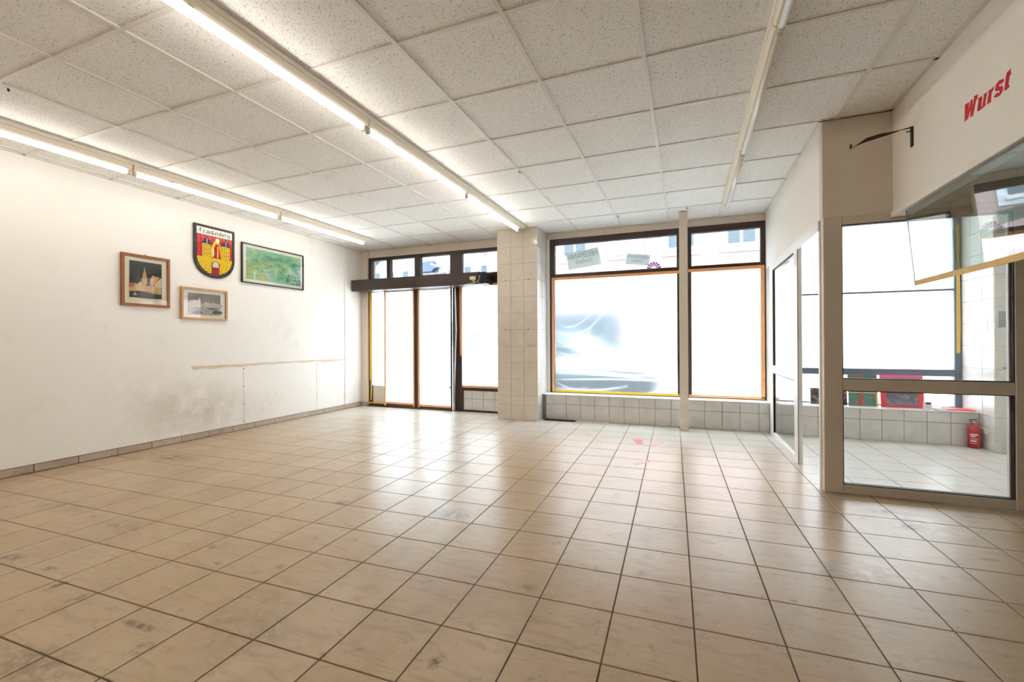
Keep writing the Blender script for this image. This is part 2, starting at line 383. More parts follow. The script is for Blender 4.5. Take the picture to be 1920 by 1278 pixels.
def prism_vf(pts, o, u, v, n, t):
    """2-D outline pts in frame (o,u,v), extruded t along n; n = u x v direction faces viewer"""
    o, u, v, n = Vector(o), Vector(u), Vector(v), Vector(n)
    area = sum(pts[i][0] * pts[(i + 1) % len(pts)][1] - pts[(i + 1) % len(pts)][0] * pts[i][1] for i in range(len(pts)))
    if (area < 0) != (u.cross(v).dot(n) < 0): pts = pts[::-1]
    k = len(pts)
    a = [o + u * p[0] + v * p[1] for p in pts]; b = [q + n * t for q in a]
    fs = [tuple(range(k, 2 * k)), tuple(range(k - 1, -1, -1))] + [(i, (i + 1) % k, k + (i + 1) % k, k + i) for i in range(k)]
    return a + b, fs
def tube_vf(path, r, seg=8, r2=None):
    path = [Vector(p) for p in path]; V, Fc = [], []
    n = len(path); prev = None
    for i, p in enumerate(path):
        d = (path[min(i + 1, n - 1)] - path[max(i - 1, 0)]).normalized()
        ref = prev if prev is not None else (Vector((0, 0, 1)) if abs(d.z) < 0.9 else Vector((1, 0, 0)))
        s = d.cross(ref).normalized(); t = s.cross(d).normalized(); prev = t
        rr = r if r2 is None else r + (r2 - r) * i / (n - 1)
        for k in range(seg):
            a = 2 * math.pi * k / seg; V.append(p + (s * math.cos(a) + t * math.sin(a)) * rr)
    for i in range(n - 1):
        for k in range(seg):
            k2 = (k + 1) % seg; Fc.append((i * seg + k, i * seg + k2, (i + 1) * seg + k2, (i + 1) * seg + k))
    Fc.append(tuple(range(seg))[::-1]); Fc.append(tuple(range((n - 1) * seg, n * seg)))
    return V, Fc
def lathe_vf(prof, c, seg=24):
    V, Fc = [], []
    for r, z in prof:
        for k in range(seg):
            a = 2 * math.pi * k / seg; V.append((c[0] + r * math.cos(a), c[1] + r * math.sin(a), c[2] + z))
    for i in range(len(prof) - 1):
        for k in range(seg):
            k2 = (k + 1) % seg; Fc.append((i * seg + k, i * seg + k2, (i + 1) * seg + k2, (i + 1) * seg + k))
    Fc.append(tuple(range(seg))[::-1]); Fc.append(tuple(range((len(prof) - 1) * seg, len(prof) * seg)))
    return V, Fc
def copy_tree(root, dx):
    r = root.copy(); COL.objects.link(r); r.location = root.location + Vector(dx)
    for ch in root.children:
        c = ch.copy(); COL.objects.link(c); c.parent = r
        for g in ch.children:
            d = g.copy(); COL.objects.link(d); d.parent = c
    return r
def text_mesh(txt, bold=0.0, shear=0.0):
    cu = bpy.data.curves.new('txt', 'FONT'); cu.body = txt; cu.offset = bold; cu.shear = shear; cu.resolution_u = 3
    o = bpy.data.objects.new('txt', cu); COL.objects.link(o); bpy.context.view_layer.update()
    me = bpy.data.meshes.new_from_object(o.evaluated_get(bpy.context.evaluated_depsgraph_get()))
    vs = [v.co.copy() for v in me.vertices]; fs = [tuple(p.vertices) for p in me.polygons]
    bpy.data.objects.remove(o); bpy.data.curves.remove(cu); bpy.data.meshes.remove(me)
    x0 = min(v.x for v in vs); x1 = max(v.x for v in vs); y0 = min(v.y for v in vs); y1 = max(v.y for v in vs)
    return [((v.x - x0) / (x1 - x0), (v.y - y0) / (y1 - y0)) for v in vs], fs

ZC = 2.743
YF = -5.2      # wall behind the camera, set back to fit the added lamps
XR = 3.3       # far right wall
def lwx(y): return -5.302 - 0.0211 * (y - 1.895)
LW_N = Vector((1, 0.0211, 0)).normalized(); LW_D = Vector((-0.0211, 1, 0)).normalized()
def lw(y, z, off=0.0):
    return Vector((lwx(y), y, z)) + LW_N * off
def lw_px(u, v):
    d = ray(u, v); k = (-5.302 - 0.0211 * (0 - 1.895)); s = k / (d.x + 0.0211 * d.y)
    return (d.y * s, EYE + d.z * s)
LWO = lw(0, 0); LWU = Vector((-0.0211, 1, 0)); LWV = Vector((0, 0, 1))
def lwp(name, pts, off, t, mat, parent=None):
    return mk(name, *prism_vf(pts, LWO + LW_N * off, LWU, LWV, LW_N, t), mat, parent)

# ================================================================== FLOOR
floor = box('floor', -5.75, XR + .2, YF - .2, 6.75, -0.12, -0.0035, M['grout'])
tag(floor, 'beige ceramic tile floor with brown joints covering the empty shop', 'floor', kind='structure')
T, DA, OX, OY = 0.3126, 0.0247, -1.181, 1.5586
ca, sa = math.cos(DA), math.sin(DA)
g = 0.0028
def clip(poly, n, c):
    out = []
    for i in range(len(poly)):
        a, b = poly[i], poly[(i + 1) % len(poly)]
        da_, db = n[0] * a[0] + n[1] * a[1] - c, n[0] * b[0] + n[1] * b[1] - c
        if da_ >= 0: out.append(a)
        if (da_ >= 0) != (db >= 0):
            k = da_ / (da_ - db); out.append((a[0] + (b[0] - a[0]) * k, a[1] + (b[1] - a[1]) * k))
    return out
def tile_vf(poly, zt=0.0, zb=-0.008, ch=0.0015):
    k = len(poly); cx = sum(p[0] for p in poly) / k; cy = sum(p[1] for p in poly) / k
    ins = []
    for p in poly:
        d = Vector((cx - p[0], cy - p[1])); d = d / max(d.length, 1e-6) * ch * 1.4; ins.append((p[0] + d.x, p[1] + d.y))
    V = [(p[0], p[1], zb) for p in poly] + [(p[0], p[1], zt - ch) for p in poly] + [(p[0], p[1], zt) for p in ins]
    Fc = [(i, (i + 1) % k, k + (i + 1) % k, k + i) for i in range(k)] + [(k + i, k + (i + 1) % k, 2 * k + (i + 1) % k, 2 * k + i) for i in range(k)]
    Fc.append(tuple(range(2 * k, 3 * k))); return V, Fc
h2 = T / 2 - g
sq = [(x * ca - y * sa, x * sa + y * ca) for x, y in ((-h2, -h2), (h2, -h2), (h2, h2), (-h2, h2))]
tile_me = None; cand = []
for j in range(-16, 17):
    for i in range(-23, 18):
        a, b = OX + (j + .5) * T, OY + (i + .5) * T
        c = (a * ca - b * sa, a * sa + b * ca)
        poly = [(c[0] + p[0], c[1] + p[1]) for p in sq]
        q = clip(poly, (1, 0.0211), -5.302 + 0.0211 * 1.895)
        q = clip(q, (0, -1), -6.42) if q else q
        q = clip(q, (-1, 0), -XR) if q else q
        q = clip(q, (0, 1), YF) if q else q
        if len(q) < 3: continue
        ar = abs(sum(q[k][0] * q[(k + 1) % len(q)][1] - q[(k + 1) % len(q)][0] * q[k][1] for k in range(len(q)))) / 2
        if ar < 0.002: continue
        full = len(q) == 4 and abs(ar - (2 * h2) ** 2) < 1e-6
        P = [to_px((p[0], p[1], 0)) for p in q]; C = to_px((c[0], c[1], 0))
        vis = all(p[2] > .2 for p in P) and any(0 <= p[0] <= 1920 and 0 <= p[1] <= 1278 for p in P)
        if vis and (c[1] > 6.2 and c[0] > -1.9 or -2.5 < c[0] < -2 and c[1] > 6.05): vis = False
        pa = abs(sum(P[k][0] * P[(k + 1) % len(P)][1] - P[(k + 1) % len(P)][0] * P[k][1] for k in range(len(P)))) / 2 if vis else 0
        cand.append((pa, c, q, full))
cand.sort(key=lambda k: -k[0])
rest = []
for n_, (pa, c, q, full) in enumerate(cand):
    if n_ < 300 and pa > 0:
        if full:
            if tile_me is None:
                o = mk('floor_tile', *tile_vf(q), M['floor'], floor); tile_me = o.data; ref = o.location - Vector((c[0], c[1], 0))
            else:
                o = bpy.data.objects.new('floor_tile', tile_me); _link(o, floor, Vector((c[0], c[1], 0)) + ref)
        else:
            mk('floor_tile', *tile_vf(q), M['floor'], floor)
    else: rest.append(tile_vf(q))
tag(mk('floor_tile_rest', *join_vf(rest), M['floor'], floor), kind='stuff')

# ================================================================== CEILING
CX, CY, C = -1.4669, 2.035, 0.625
ceil = box('ceiling', -5.75, XR + .2, YF - .2, 6.75, ZC + 0.03, ZC + 0.16, M['tee'])
tag(ceil, 'suspended ceiling of square speckled mineral panels in a white grid', 'ceiling', kind='structure')
xs = [CX + C * k for k in range(-6, 5)]; ys = [CY + C * k for k in range(-11, 8)]
XE = [-5.42] + xs + [1.44]; YE = [YF] + ys + [6.5]
pm = {}
for a in range(len(XE) - 1):
    for b in range(len(YE) - 1):
        x0, x1, y0, y1 = XE[a], XE[a + 1], YE[b], YE[b + 1]
        key = (round(x1 - x0, 3), round(y1 - y0, 3))
        cx, cy = (x0 + x1) / 2, (y0 + y1) / 2
        if key not in pm:
            o = box('ceiling_panel', x0 + .002, x1 - .002, y0 + .002, y1 - .002, ZC + .004, ZC + .02, M['ceil'], ceil); pm[key] = o.data
        else:
            o = bpy.data.objects.new('ceiling_panel', pm[key]); _link(o, ceil, (cx, cy, ZC + .004))
        if R.random() < .25: o.rotation_euler = (R.uniform(-.006, .006), R.uniform(-.006, .006), 0)
for x in xs: box('grid_bar', x - .012, x + .012, YF, 6.5, ZC - .004, ZC + .028, M['tee'], ceil)
for k, y in enumerate(ys):
    for a in range(len(XE) - 1):
        box('cross_bar', XE[a] + .0125, XE[a + 1] - .0125, y - .011, y + .011, ZC - .003, ZC + .026, M['tee'], ceil)
mk('edge_trim', *prism_vf([(YF, ZC - .003), (6.45, ZC - .003), (6.45, ZC + .028), (YF, ZC + .028)], LWO, LWU, LWV, LW_N, .026), M['tee'], ceil)
box('edge_trim', .926, .952, 3.9, 6.45, ZC - .003, ZC + .028, M['tee'], ceil)
box('edge_trim', .926, 1.365, 3.886, 3.912, ZC - .003, ZC + .028, M['tee'], ceil)
box('edge_trim', 1.34, 1.366, YF, 3.9, ZC - .003, ZC + .028, M['tee'], ceil)

# ================================================================== WALLS
a, b = lw(YF - .2, 0), lw(6.62, 0)
wl = mk('wall_left', *prism_vf([(YF - .2, 0), (6.62, 0), (6.62, ZC + .03), (YF - .2, ZC + .03)], LWO - LW_N * .25, LWU, LWV, LW_N, .25), M['wallL'])
tag(wl, 'long white plastered wall on the left holding the framed pictures and crest', 'wall', kind='structure')
# broken plaster ridge and screws of the boarded lower part
ridge = []
pts = [(3.44, .852)]
for k in range(1, 26): pts.append((3.44 + k * .1, .852 - .0 * k + R.uniform(-.003, .003)))
low = [(5.98 - k * .1, .832 + R.uniform(-.010, .006) - (.014 if k > 18 or k < 6 else 0)) for k in range(0, 26)]
lwp('plaster_ridge', pts + [(6.0, .85)] + low, 0.0, .004, plain('torn_plaster_edge', '#d9c9b0', .8, var=.15, scale=25), wl)
for y in (4.113, 5.366):
    lwp('board_joint', [(y - .002, .07), (y + .002, .07), (y + .002, .80), (y - .002, .80)], 0.0, .0012, plain('board_joint_shadow', '#b9ad9f', .8), wl)
    for z in (.10, .33, .56, .785):
        p = lw(y, z, 0); mk('screw', *tube_vf([p, p + LW_N * .003], .007, 8), M['metal'] if y > 5 else M['ink'], wl)

lwp('corner_bead', [(5.99, .075), (6.045, .075), (6.045, ZC - .004), (5.99, ZC - .004)], 0.0, .012, M['plaster'], wl)
wb = box('wall_back', -5.6, -5.25, 6.42, 6.64, 0, ZC + .03, M['beige'])
tag(wb, 'beige lintel and corner of the shop front around the windows', 'wall', kind='structure')
box('lintel', -5.25, XR, 6.46, 6.64, 2.645, ZC + .03, M['beige'], wb)
box('lintel_panel', -5.25, -2.57, 6.45, 6.46, 2.615, ZC, M['beige'], wb)
box('lintel_cover', -3.50, -3.44, 6.435, 6.45, 2.62, ZC, M['beige'], wb)
for k in range(14):
    x = -1.90 + k * .205
    if x + .2 < .94: box('lintel_tile', x, x + .2, 6.452, 6.46, 2.652, ZC - .004, M['pilt'], wb)
wn = box('wall_near', -5.75, XR + .2, YF - .2, YF, 0, ZC + .03, M['plaster'])
tag(wn, 'plain white wall closing the shop behind the viewer', 'wall', kind='structure')
wf = box('wall_far_right', XR, XR + .2, YF, 6.64, 0, ZC + .03, M['plaster'])
tag(wf, 'plain white outer wall beyond the glass partition', 'wall', kind='structure')
wr = box('wall_right', 1.365, 1.45, YF, 3.912, 2.0, ZC + .03, M['plasterR'])
tag(wr, 'hanging white bulkhead wall on the right carrying red lettering', 'wall', kind='structure')
tr = box('trim_1', 1.348, 1.46, YF, 3.905, 1.985, 2.022, M['plasterR'], None, .003)
tag(tr, 'pale edge moulding along the underside of the lettered bulkhead', 'trim', kind='structure')
wp = box('wall_partition', .945, 1.365, 3.912, 3.99, 2.024, ZC + .03, M['beige'])
tag(wp, 'beige plastered wall above the cream glazed partition', 'wall', kind='structure')
box('side_header', .945, 1.02, 3.99, 6.46, 2.024, ZC + .03, M['plasterR'], wp)
box('inner_header', 1.365, XR, 3.912, 3.99, 2.024, ZC + .03, M['plaster'], wp)
box('inner_wall', 2.125, XR, 3.912, 3.99, 0, 2.024, M['plaster'], wp)
box('reveal', .945, 1.03, 6.125, 6.62, 0, 2.024, M['part'], wp)

# tiled pillar
def tiles_y(parent, x_edges, z_edges, y, mat, name='wall_tile', t=.007, gp=.001):
    for i in range(len(x_edges) - 1):
        for k in range(len(z_edges) - 1):
            box(name, x_edges[i] + gp, x_edges[i + 1] - gp, y - t + R.uniform(-.0006, .0006), y, z_edges[k] + gp, z_edges[k + 1] - gp, mat, parent, .0015)
def tiles_x(parent, y_edges, z_edges, x, sgn, mat, name='wall_tile', t=.007, gp=.0015):
    for i in range(len(y_edges) - 1):
        for k in range(len(z_edges) - 1):
            box(name, x, x + sgn * (t + R.uniform(-.0006, .0006)), y_edges[i] + gp, y_edges[i + 1] - gp, z_edges[k] + gp, z_edges[k + 1] - gp, mat, parent, .0015)
rows = [0, .216, .348] + [.348 + .237 * k for k in range(1, 10)] + [ZC]
pil = box('wall_pillar', -2.563, -1.962, 5.993, 6.64, 0, ZC + .03, M['grout_pil'])
tag(pil, 'square pillar clad in cream tiles between the doors and the big window', 'pillar', kind='structure')
tiles_y(pil, [-2.57, -2.358, -2.158, -1.955], rows, 5.993, M['pilt'])
tiles_x(pil, [5.993, 6.19, 6.45], rows, -1.962, 1, M['part'])  # paler tile on this side stands in for the window light
tiles_x(pil, [5.993, 6.19, 6.42], rows, -2.563, -1, M['pilt'])
for (zx, zy) in ((95, 356), (238, 349), (95, 664), (238, 663)):
    p = on_y(920 + zx / 3.36, 420 + zy / 3.36, 5.986); mk('screw', *tube_vf([p, p + Vector((0, -.004, 0))], .008, 8), M['ink'], pil)
box('reveal', -1.962, -1.907, 6.44, 6.62, .36, 2.65, M['plaster'], pil)

post = box('wall_post', -.078, .022, 5.98, 6.075, 0, ZC - .002, M['beige'], None, .004)
tag(post, 'slim beige post from floor to ceiling in front of the big window', 'post', kind='structure')
box('post_tile', -.078, .022, 5.977, 5.98, .0, .35, M['pilt'], post)

# parapets
prow = [0, .225, .352]
pp = box('wall_parapet', -1.955, .945, 6.212, 6.62, 0, .345, M['grout_light'])
tag(pp, 'low tiled parapet under the wide shop window', 'wall', kind='structure')
tiles_y(pp, gp=.0022, mat=M['part'], y=6.212, z_edges=prow, x_edges=[-1.90, -1.60] + [-1.397 + .2015 * k for k in range(11)] + [.828, .944])
box('sill', -1.955, .945, 6.20, 6.62, .352, .362, M['white'], pp, .002)
pd = box('wall_parapet', -3.38, -2.57, 6.462, 6.62, 0, .338, M['grout_light'])
tag(pd, 'short tiled parapet beneath the side window next to the doors', 'wall', kind='structure')
tiles_y(pd, [-3.37, -3.22, -3.02, -2.82, -2.60], [.02, .205, .338], 6.462, M['part'], gp=.0022)
pv = box('wall_parapet', 1.03, 2.848, 6.127, 6.62, 0, .34, M['grout_light'])
tag(pv, 'low tiled parapet seen through the glass partition', 'wall', kind='structure')
vc = [1.03, 1.227, 1.424, 1.624, 1.823, 2.024, 2.222, 2.421, 2.62, 2.846]
tiles_y(pv, vc, [0, .232, .348], 6.127, M['part'], gp=.002)
box('sill', 1.03, 2.848, 6.115, 6.62, .348, .358, M['white'], pv, .002)
vp = box('wall_pillar', 2.855, XR, 5.867, 6.62, 0, ZC + .03, M['grout_light'])
tag(vp, 'white tiled wall corner behind the glass partition', 'pillar', kind='structure')
vrow = [0, .229, .345] + [.345 + .237 * k for k in range(1, 10)] + [ZC]
tiles_x(vp, [5.867, 6.06, 6.26, 6.45], vrow, 2.855, -1, M['part'])
tiles_y(vp, [2.85, 3.05, 3.29], vrow, 5.867, M['part'])

# skirting tiles
bl = mk('baseboard_left', *prism_vf([(YF, 0), (6.40, 0), (6.40, .072), (YF, .072)], LWO, LWU, LWV, LW_N, .004), M['grout'])
tag(bl, 'row of tan skirting tiles at the foot of the left wall', 'baseboard', kind='structure')
y = 2.095 - .3103 * 23
while y < 6.38:
    y1 = min(y + .3103, 6.395)
    lwp('skirting_tile', [(y + .004, .006), (y1 - .004, .006), (y1 - .004, .066), (y + .004, .066)], .003, .009, M['skirt'], bl); y += .3103
bb = box('baseboard_back', -5.40, -5.255, 6.406, 6.42, 0, .068, M['skirt'], None, .002)
tag(bb, 'short tan skirting tile in the corner beside the doors', 'baseboard', kind='structure')

# ================================================================== SHOP-FRONT FRAMES
def frame(name, label, cat, x0, x1, z0, z1, y0, y1, bars_v=(), bars_h=(), edge=.08, mat=None, edges=None, th=.05):
    """rectangular frame thing: stiles, rails, mullions; bars_v=(x0,x1,z0,z1), bars_h=(x0,x1,z0,z1)"""
    mat = mat or M['brown']
    e = edges or (edge, edge, edge, edge)    # left right bottom top
    r = empty(name, ((x0 + x1) / 2, (y0 + y1) / 2, z0)); tag(r, label, cat, kind='structure')
    box('stile', x0, x0 + e[0], y0, y1, z0, z1, mat, r, .004); box('stile', x1 - e[1], x1, y0, y1, z0, z1, mat, r, .004)
    if e[2] > 0: box('rail', x0 + e[0], x1 - e[1], y0, y1, z0, z0 + e[2], mat, r, .004)
    if e[3] > 0: box('rail', x0 + e[0], x1 - e[1], y0, y1, z1 - e[3], z1, mat, r, .004)
    for q in bars_v: box('mullion', q[0], q[1], y0, y1, q[2], q[3], mat, r, .004)
    for q in bars_h: box('rail', q[0], q[1], y0 + .002, y1 - .002, q[2], q[3], mat, r, .004)
    return r
def pane(r, x0, x1, z0, z1, y, mat=None):
    return box('glass_pane', x0, x1, y - .003, y + .003, z0, z1, mat or M['glass'], r)
def film(name, label, x0, x1, z0, z1, y, mat, ridges=(), nx=24, nz=40, group=None, slack=.004):
    V = []; fold = []
    for k in range(nz + 1):
        for i in range(nx + 1):
            s, q = i / nx, k / nz; x, z = x0 + (x1 - x0) * s, z0 + (z1 - z0) * q
            env = min(1, 8 * s, 8 * (1 - s), 8 * q, 8 * (1 - q)); d = slack * math.sin(3 * s + 5 * q) ; f = 0
            for (ax, az, bx, bz, sag, wd, am) in ridges:
                if bx != ax:
                    tt = (s - ax) / (bx - ax)
                    if -.02 <= tt <= 1.02:
                        zz = az + (bz - az) * tt - sag * 4 * tt * (1 - tt)
                        gq = math.exp(-((q - zz) / wd) ** 2) * math.sin(math.pi * min(max(tt, .04), .96)) ** .4
                        d += am * .01 * gq; f = max(f, am * gq)
            V.append((x, y - d * env, z)); fold.append(f)
    Fc = [(k * (nx + 1) + i, k * (nx + 1) + i + 1, (k + 1) * (nx + 1) + i + 1, (k + 1) * (nx + 1) + i) for k in range(nz) for i in range(nx)]
    o = mk(name, V, Fc, mat, None, True)
    at = o.data.attributes.new('fold', 'FLOAT', 'POINT'); at.data.foreach_set('value', fold)
    tag(o, label, 'plastic sheet', group); return o
def tape(o, x0, x1, z0, z1, y, mat=None, skew=0.0):
    pts = [(x0, z0), (x1, z0 + (skew if x1 - x0 > z1 - z0 else 0)), (x1 + (0 if x1 - x0 > z1 - z0 else skew), z1 + (skew if x1 - x0 > z1 - z0 else 0)), (x0 + (0 if x1 - x0 > z1 - z0 else skew), z1)]
    return mk('tape_strip', *prism_vf(pts, (0, y, 0), (1, 0, 0), (0, 0, 1), (0, -1, 0), .0015), mat or M['orange'], o)

YA, YB = 6.44, 6.52
# --- door side: transom row, sidelight, two sliding leaves, side window
w1 = frame('window_1', 'dark brown shop-front frame with a row of small transom panes above the doors', 'window', -5.25, -2.57, 2.02, 2.615, YA, YB,
           bars_v=((-4.865, -4.79, 2.19, 2.57), (-4.295, -4.18, 2.19, 2.57), (-3.61, -3.395, 2.19, 2.57)), bars_h=((-5.19, -2.63, 2.05, 2.225),), edges=(.065, .06, .04, .055))
for q in ((-5.185, -4.865), (-4.79, -4.295), (-4.18, -3.61), (-3.395, -2.63)): pane(w1, q[0], q[1], 2.225, 2.565, 6.49, M['tint'])
w2 = frame('window_2', 'narrow dark brown sidelight in the corner left of the doors', 'window', -5.25, -4.885, 0, 2.02, YA, YB, edges=(.07, .012, .05, .0))
pane(w2, -5.18, -4.897, .36, 2.02, 6.49)
box('lower_panel', -5.18, -4.897, 6.46, 6.50, .05, .36, M['beige'], w2)
d1 = frame('door_1', 'left leaf of the glazed sliding doors', 'door', -4.883, -4.262, .01, 2.03, 6.40, 6.438, edges=(.022, .03, .06, .03))
pane(d1, -4.861, -4.292, .07, 2.0, 6.42)
d2 = frame('door_2', 'right leaf of the glazed sliding doors beside the silver strip', 'door', -4.205, -3.565, .01, 2.03, 6.40, 6.438, edges=(.032, .022, .05, .03))
mk('meeting_stile', *box_vf(-4.262, -4.205, 6.405, 6.437, .01, 2.03, .003), M['brown'], d1)
pane(d2, -4.173, -3.587, .06, 2.0, 6.42)
box('handle', -3.60, -3.585, 6.385, 6.40, .36, .40, M['black'], d2)
w3 = frame('window_3', 'brown framed side window between the doors and the tiled pillar', 'window', -3.565, -2.57, 0, 2.02, YA, YB, bars_h=((-3.40, -2.62, .338, .415),), edges=(.185, .05, .022, .0))
pane(w3, -3.38, -2.62, .415, 2.02, 6.49)
th = box('trim_2', -5.25, -3.40, 6.38, 6.62, -.002, .012, M['brown'], None, .002)
tag(th, 'dark threshold rail under the sliding doors', 'threshold', kind='structure')
# door operator box
op = empty('door_operator', (-4.1, 6.28, 2.005)); tag(op, 'long dark brown door drive box above the sliding doors', 'door drive')
box('housing', -5.385, -2.93, 6.15, 6.418, 2.005, 2.195, M['brown'], op, .006)
box('end_cap', -2.93, -2.835, 6.16, 6.418, 2.012, 2.19, M['black'], op, .006)
for x in (-4.62, -4.1): box('cover_joint', x, x + .003, 6.1485, 6.15, 2.01, 2.19, M['black'], op)
box('terminal_block', -3.09, -2.99, 6.12, 6.15, 2.075, 2.125, M['socket'], op, .004)
box('terminal_clip', -3.05, -3.0, 6.125, 6.15, 2.045, 2.075, M['yellow'], op, .003)
for k in range(6):
    x = -2.98 + .02 * k
    mk('wire', *tube_vf([(x, 6.14, 2.17 - .02 * (k % 3)), (x + .03, 6.12, 2.10 + .012 * k), (x - .01, 6.125, 2.04), (x + .05 - .02 * k, 6.135, 2.015)], .0035, 6), M['white'] if k == 2 else M['black'], op)
mk('wire', *tube_vf([(-3.28, 6.17, 2.0), (-3.15, 6.15, 2.012), (-3.0, 6.14, 2.03), (-2.96, 6.14, 2.05)], .004, 6), M['white'], op)

f = film('plastic_sheet', 'clear film with yellow tape on the narrow sidelight', -5.19, -4.89, .37, 2.02, 6.437, M['filmw'], group=None)
tape(f, -5.228, -5.175, .45, 2.02, 6.436, M['yellow'], .0); tape(f, -5.215, -5.185, .10, .45, 6.4355, M['yellow'], .012)
tape(f, -5.245, -4.89, .045, .07, 6.437, M['yellow'])
tape(f, -5.18, -4.9, 2.0, 2.02, 6.436, M['sandtape'])
f = film('plastic_sheet', 'milky film taped in orange over the left door leaf', -4.875, -4.27, .075, 2.0, 6.397, M['filmw'],
         ridges=((.02, .05, .25, .5, .1, .006, .35), (.02, .3, .22, .7, .1, .006, .3), (.03, .1, .2, .9, .15, .006, .3)))
tape(f, -4.885, -4.852, .03, 2.0, 6.395); tape(f, -4.30, -4.272, .03, 2.0, 6.395); tape(f, -4.885, -4.272, .065, .10, 6.394, None, -.003); tape(f, -4.85, -4.30, 1.985, 2.0, 6.395)
f = film('plastic_sheet', 'milky film taped in orange over the right door leaf', -4.195, -3.575, .06, 2.01, 6.397, M['filmw'])
tape(f, -4.20, -4.165, .03, 2.0, 6.395); tape(f, -4.20, -3.57, .05, .085, 6.394, None, -.003); tape(f, -4.165, -3.6, 1.985, 2.0, 6.395)
f = film('plastic_sheet', 'milky film with orange tape on the window beside the pillar', -3.395, -2.58, .40, 2.03, 6.437, M['filmw'])
tape(f, -3.425, -3.385, .9, 2.03, 6.435, None, -.01); tape(f, -3.39, -2.6, .385, .42, 6.435); tape(f, -3.38, -2.6, 2.015, 2.05, 6.435)
nt = box('paper_notice', -3.25, -2.985, 6.452, 6.455, .945, 1.30, M['papert'])
tag(nt, 'printed paper notice showing faintly through the film beside the pillar', 'notice')
for k in range(9): box('text_line', -3.22, -3.02 - .04 * R.random(), 6.4505, 6.452, 1.26 - k * .033, 1.272 - k * .033, M['inkg'], nt)
st = mk('metal_strip', *tube_vf([(-3.505, 6.385, 0), (-3.50, 6.385, .6), (-3.475, 6.39, 1.3), (-3.49, 6.39, 2.0)], .015, 8, .011), M['metal'])
tag(st, 'silvery bent metal strip standing against the door mullion', 'metal strip')

# --- wide window
w4 = frame('window_4', 'wide dark brown shop window with fanlights behind the slim post', 'window', -1.907, .943, .362, 2.65, YA, YB,
           bars_v=((-.115, .07, .40, 2.57),), bars_h=((-1.83, -.115, 2.045, 2.125), (.07, .885, 2.045, 2.125)), edges=(.075, .055, .035, .085))
pane(w4, -1.832, -.115, 2.125, 2.565, 6.48, M['tint']); pane(w4, .07, .888, 2.125, 2.565, 6.48, M['tint'])
pane(w4, -1.832, -.115, .397, 2.045, 6.48); pane(w4, .07, .888, .397, 2.045, 6.48)
rid = []
for k in range(9):
    z0 = .40 - .035 * k; rid.append((-.02 + .05 * R.random(), z0 + R.uniform(-.04, .04), 1.0, .26 - .02 * k + R.uniform(-.02, .02), R.uniform(-.02, .07), R.uniform(.004, .010), R.uniform(.35, .8)))
rid += [(.0, .275, .55, .335, -.01, .018, .8), (.4, .30, 1, .19, -.02, .012, .9), (.05, .21, .5, .235, .0, .008, .7), (.0, .10, .3, .05, .05, .008, .5),
        (.0, .03, .6, .06, .03, .010, .6), (.1, .02, 1, .05, .05, .010, .5), (.0, .55, .45, .72, .12, .006, .35), (.0, .48, .4, .70, .16, .006, .35), (.02, .62, .35, .74, .1, .006, .3),
        (.05, .35, .5, .65, .15, .005, .3), (.15, .35, .55, .72, .18, .005, .3)]
f = film('plastic_sheet', 'wrinkled clear film over the wider left part of the shop window', -1.84, -.12, .385, 2.045, 6.437, M['film'], rid, 90, 120)
tape(f, -1.872, -1.838, .40, 2.06, 6.435); tape(f, -1.872, -.08, 2.035, 2.075, 6.434); tape(f, -1.872, -.09, .372, .405, 6.434, M['yellow'])
rid = []
for k in range(13):
    z0 = .42 - .032 * k; rid.append((0, z0 + R.uniform(-.03, .03), 1.0, z0 + R.uniform(-.02, .18), R.uniform(.0, .06), R.uniform(.004, .010), R.uniform(.3, .75)))
rid += [(.2, .45, 1, .72, .05, .006, .35), (.3, .40, 1, .64, .05, .006, .35), (.0, .14, .5, .0, .0, .01, .7)]
f = film('plastic_sheet', 'wrinkled clear film over the narrower right part of the shop window', .06, .893, .385, 2.045, 6.437, M['film'], rid, 60, 120)
tape(f, .888, .93, .385, 2.06, 6.434); tape(f, .03, .93, 2.045, 2.082, 6.4335); tape(f, .03, .93, .372, .402, 6.434)

# window stickers (read from outside, so mirrored in here)
def sign(px, label, both):
    P = [on_y(*q, 6.475) for q in px]      # tl tr br bl
    o = P[3]; u = (P[2] - P[3] + P[1] - P[0]) / 2; v = (P[0] - P[3] + P[1] - P[2]) / 2
    s = mk('window_sign', *prism_vf([(0, 0), (1, 0), (1, 1), (0, 1)], o, u, v, (0, -1, 0), .002), M['sheetg'])
    tag(s, label, 'sign', 'sweet shop signs on the fanlight')
    for txt, x0, x1, y0, y1, bold, sh in (('HEILEMANN', .06, .94, .58, .88, 0.0, 0.0), ('Confiserie', .24, .74, .24, .52, 0.0, .35)):
        vs, fs = text_mesh(txt, bold, sh)
        q = [o + u * (x1 - (x1 - x0) * a) + v * (y0 + (y1 - y0) * b) + Vector((0, -.0028, 0)) for a, b in vs]
        mk('lettering', q, [tuple(reversed(k)) for k in fs], M['inkg'], s)
sign([(1061, 475), (1121, 463), (1127, 494), (1067, 506)], 'larger tilted silvery sign with mirrored lettering on the fanlight', 0)
sign([(1176, 474), (1219, 478), (1216, 497), (1173, 494)], 'smaller silvery sign with mirrored lettering next to the lilac sticker', 0)
fs_ = empty('fan_sticker', on_y(1226, 503, 6.474)); tag(fs_, 'lilac fan shaped sticker low on the fanlight', 'sticker')
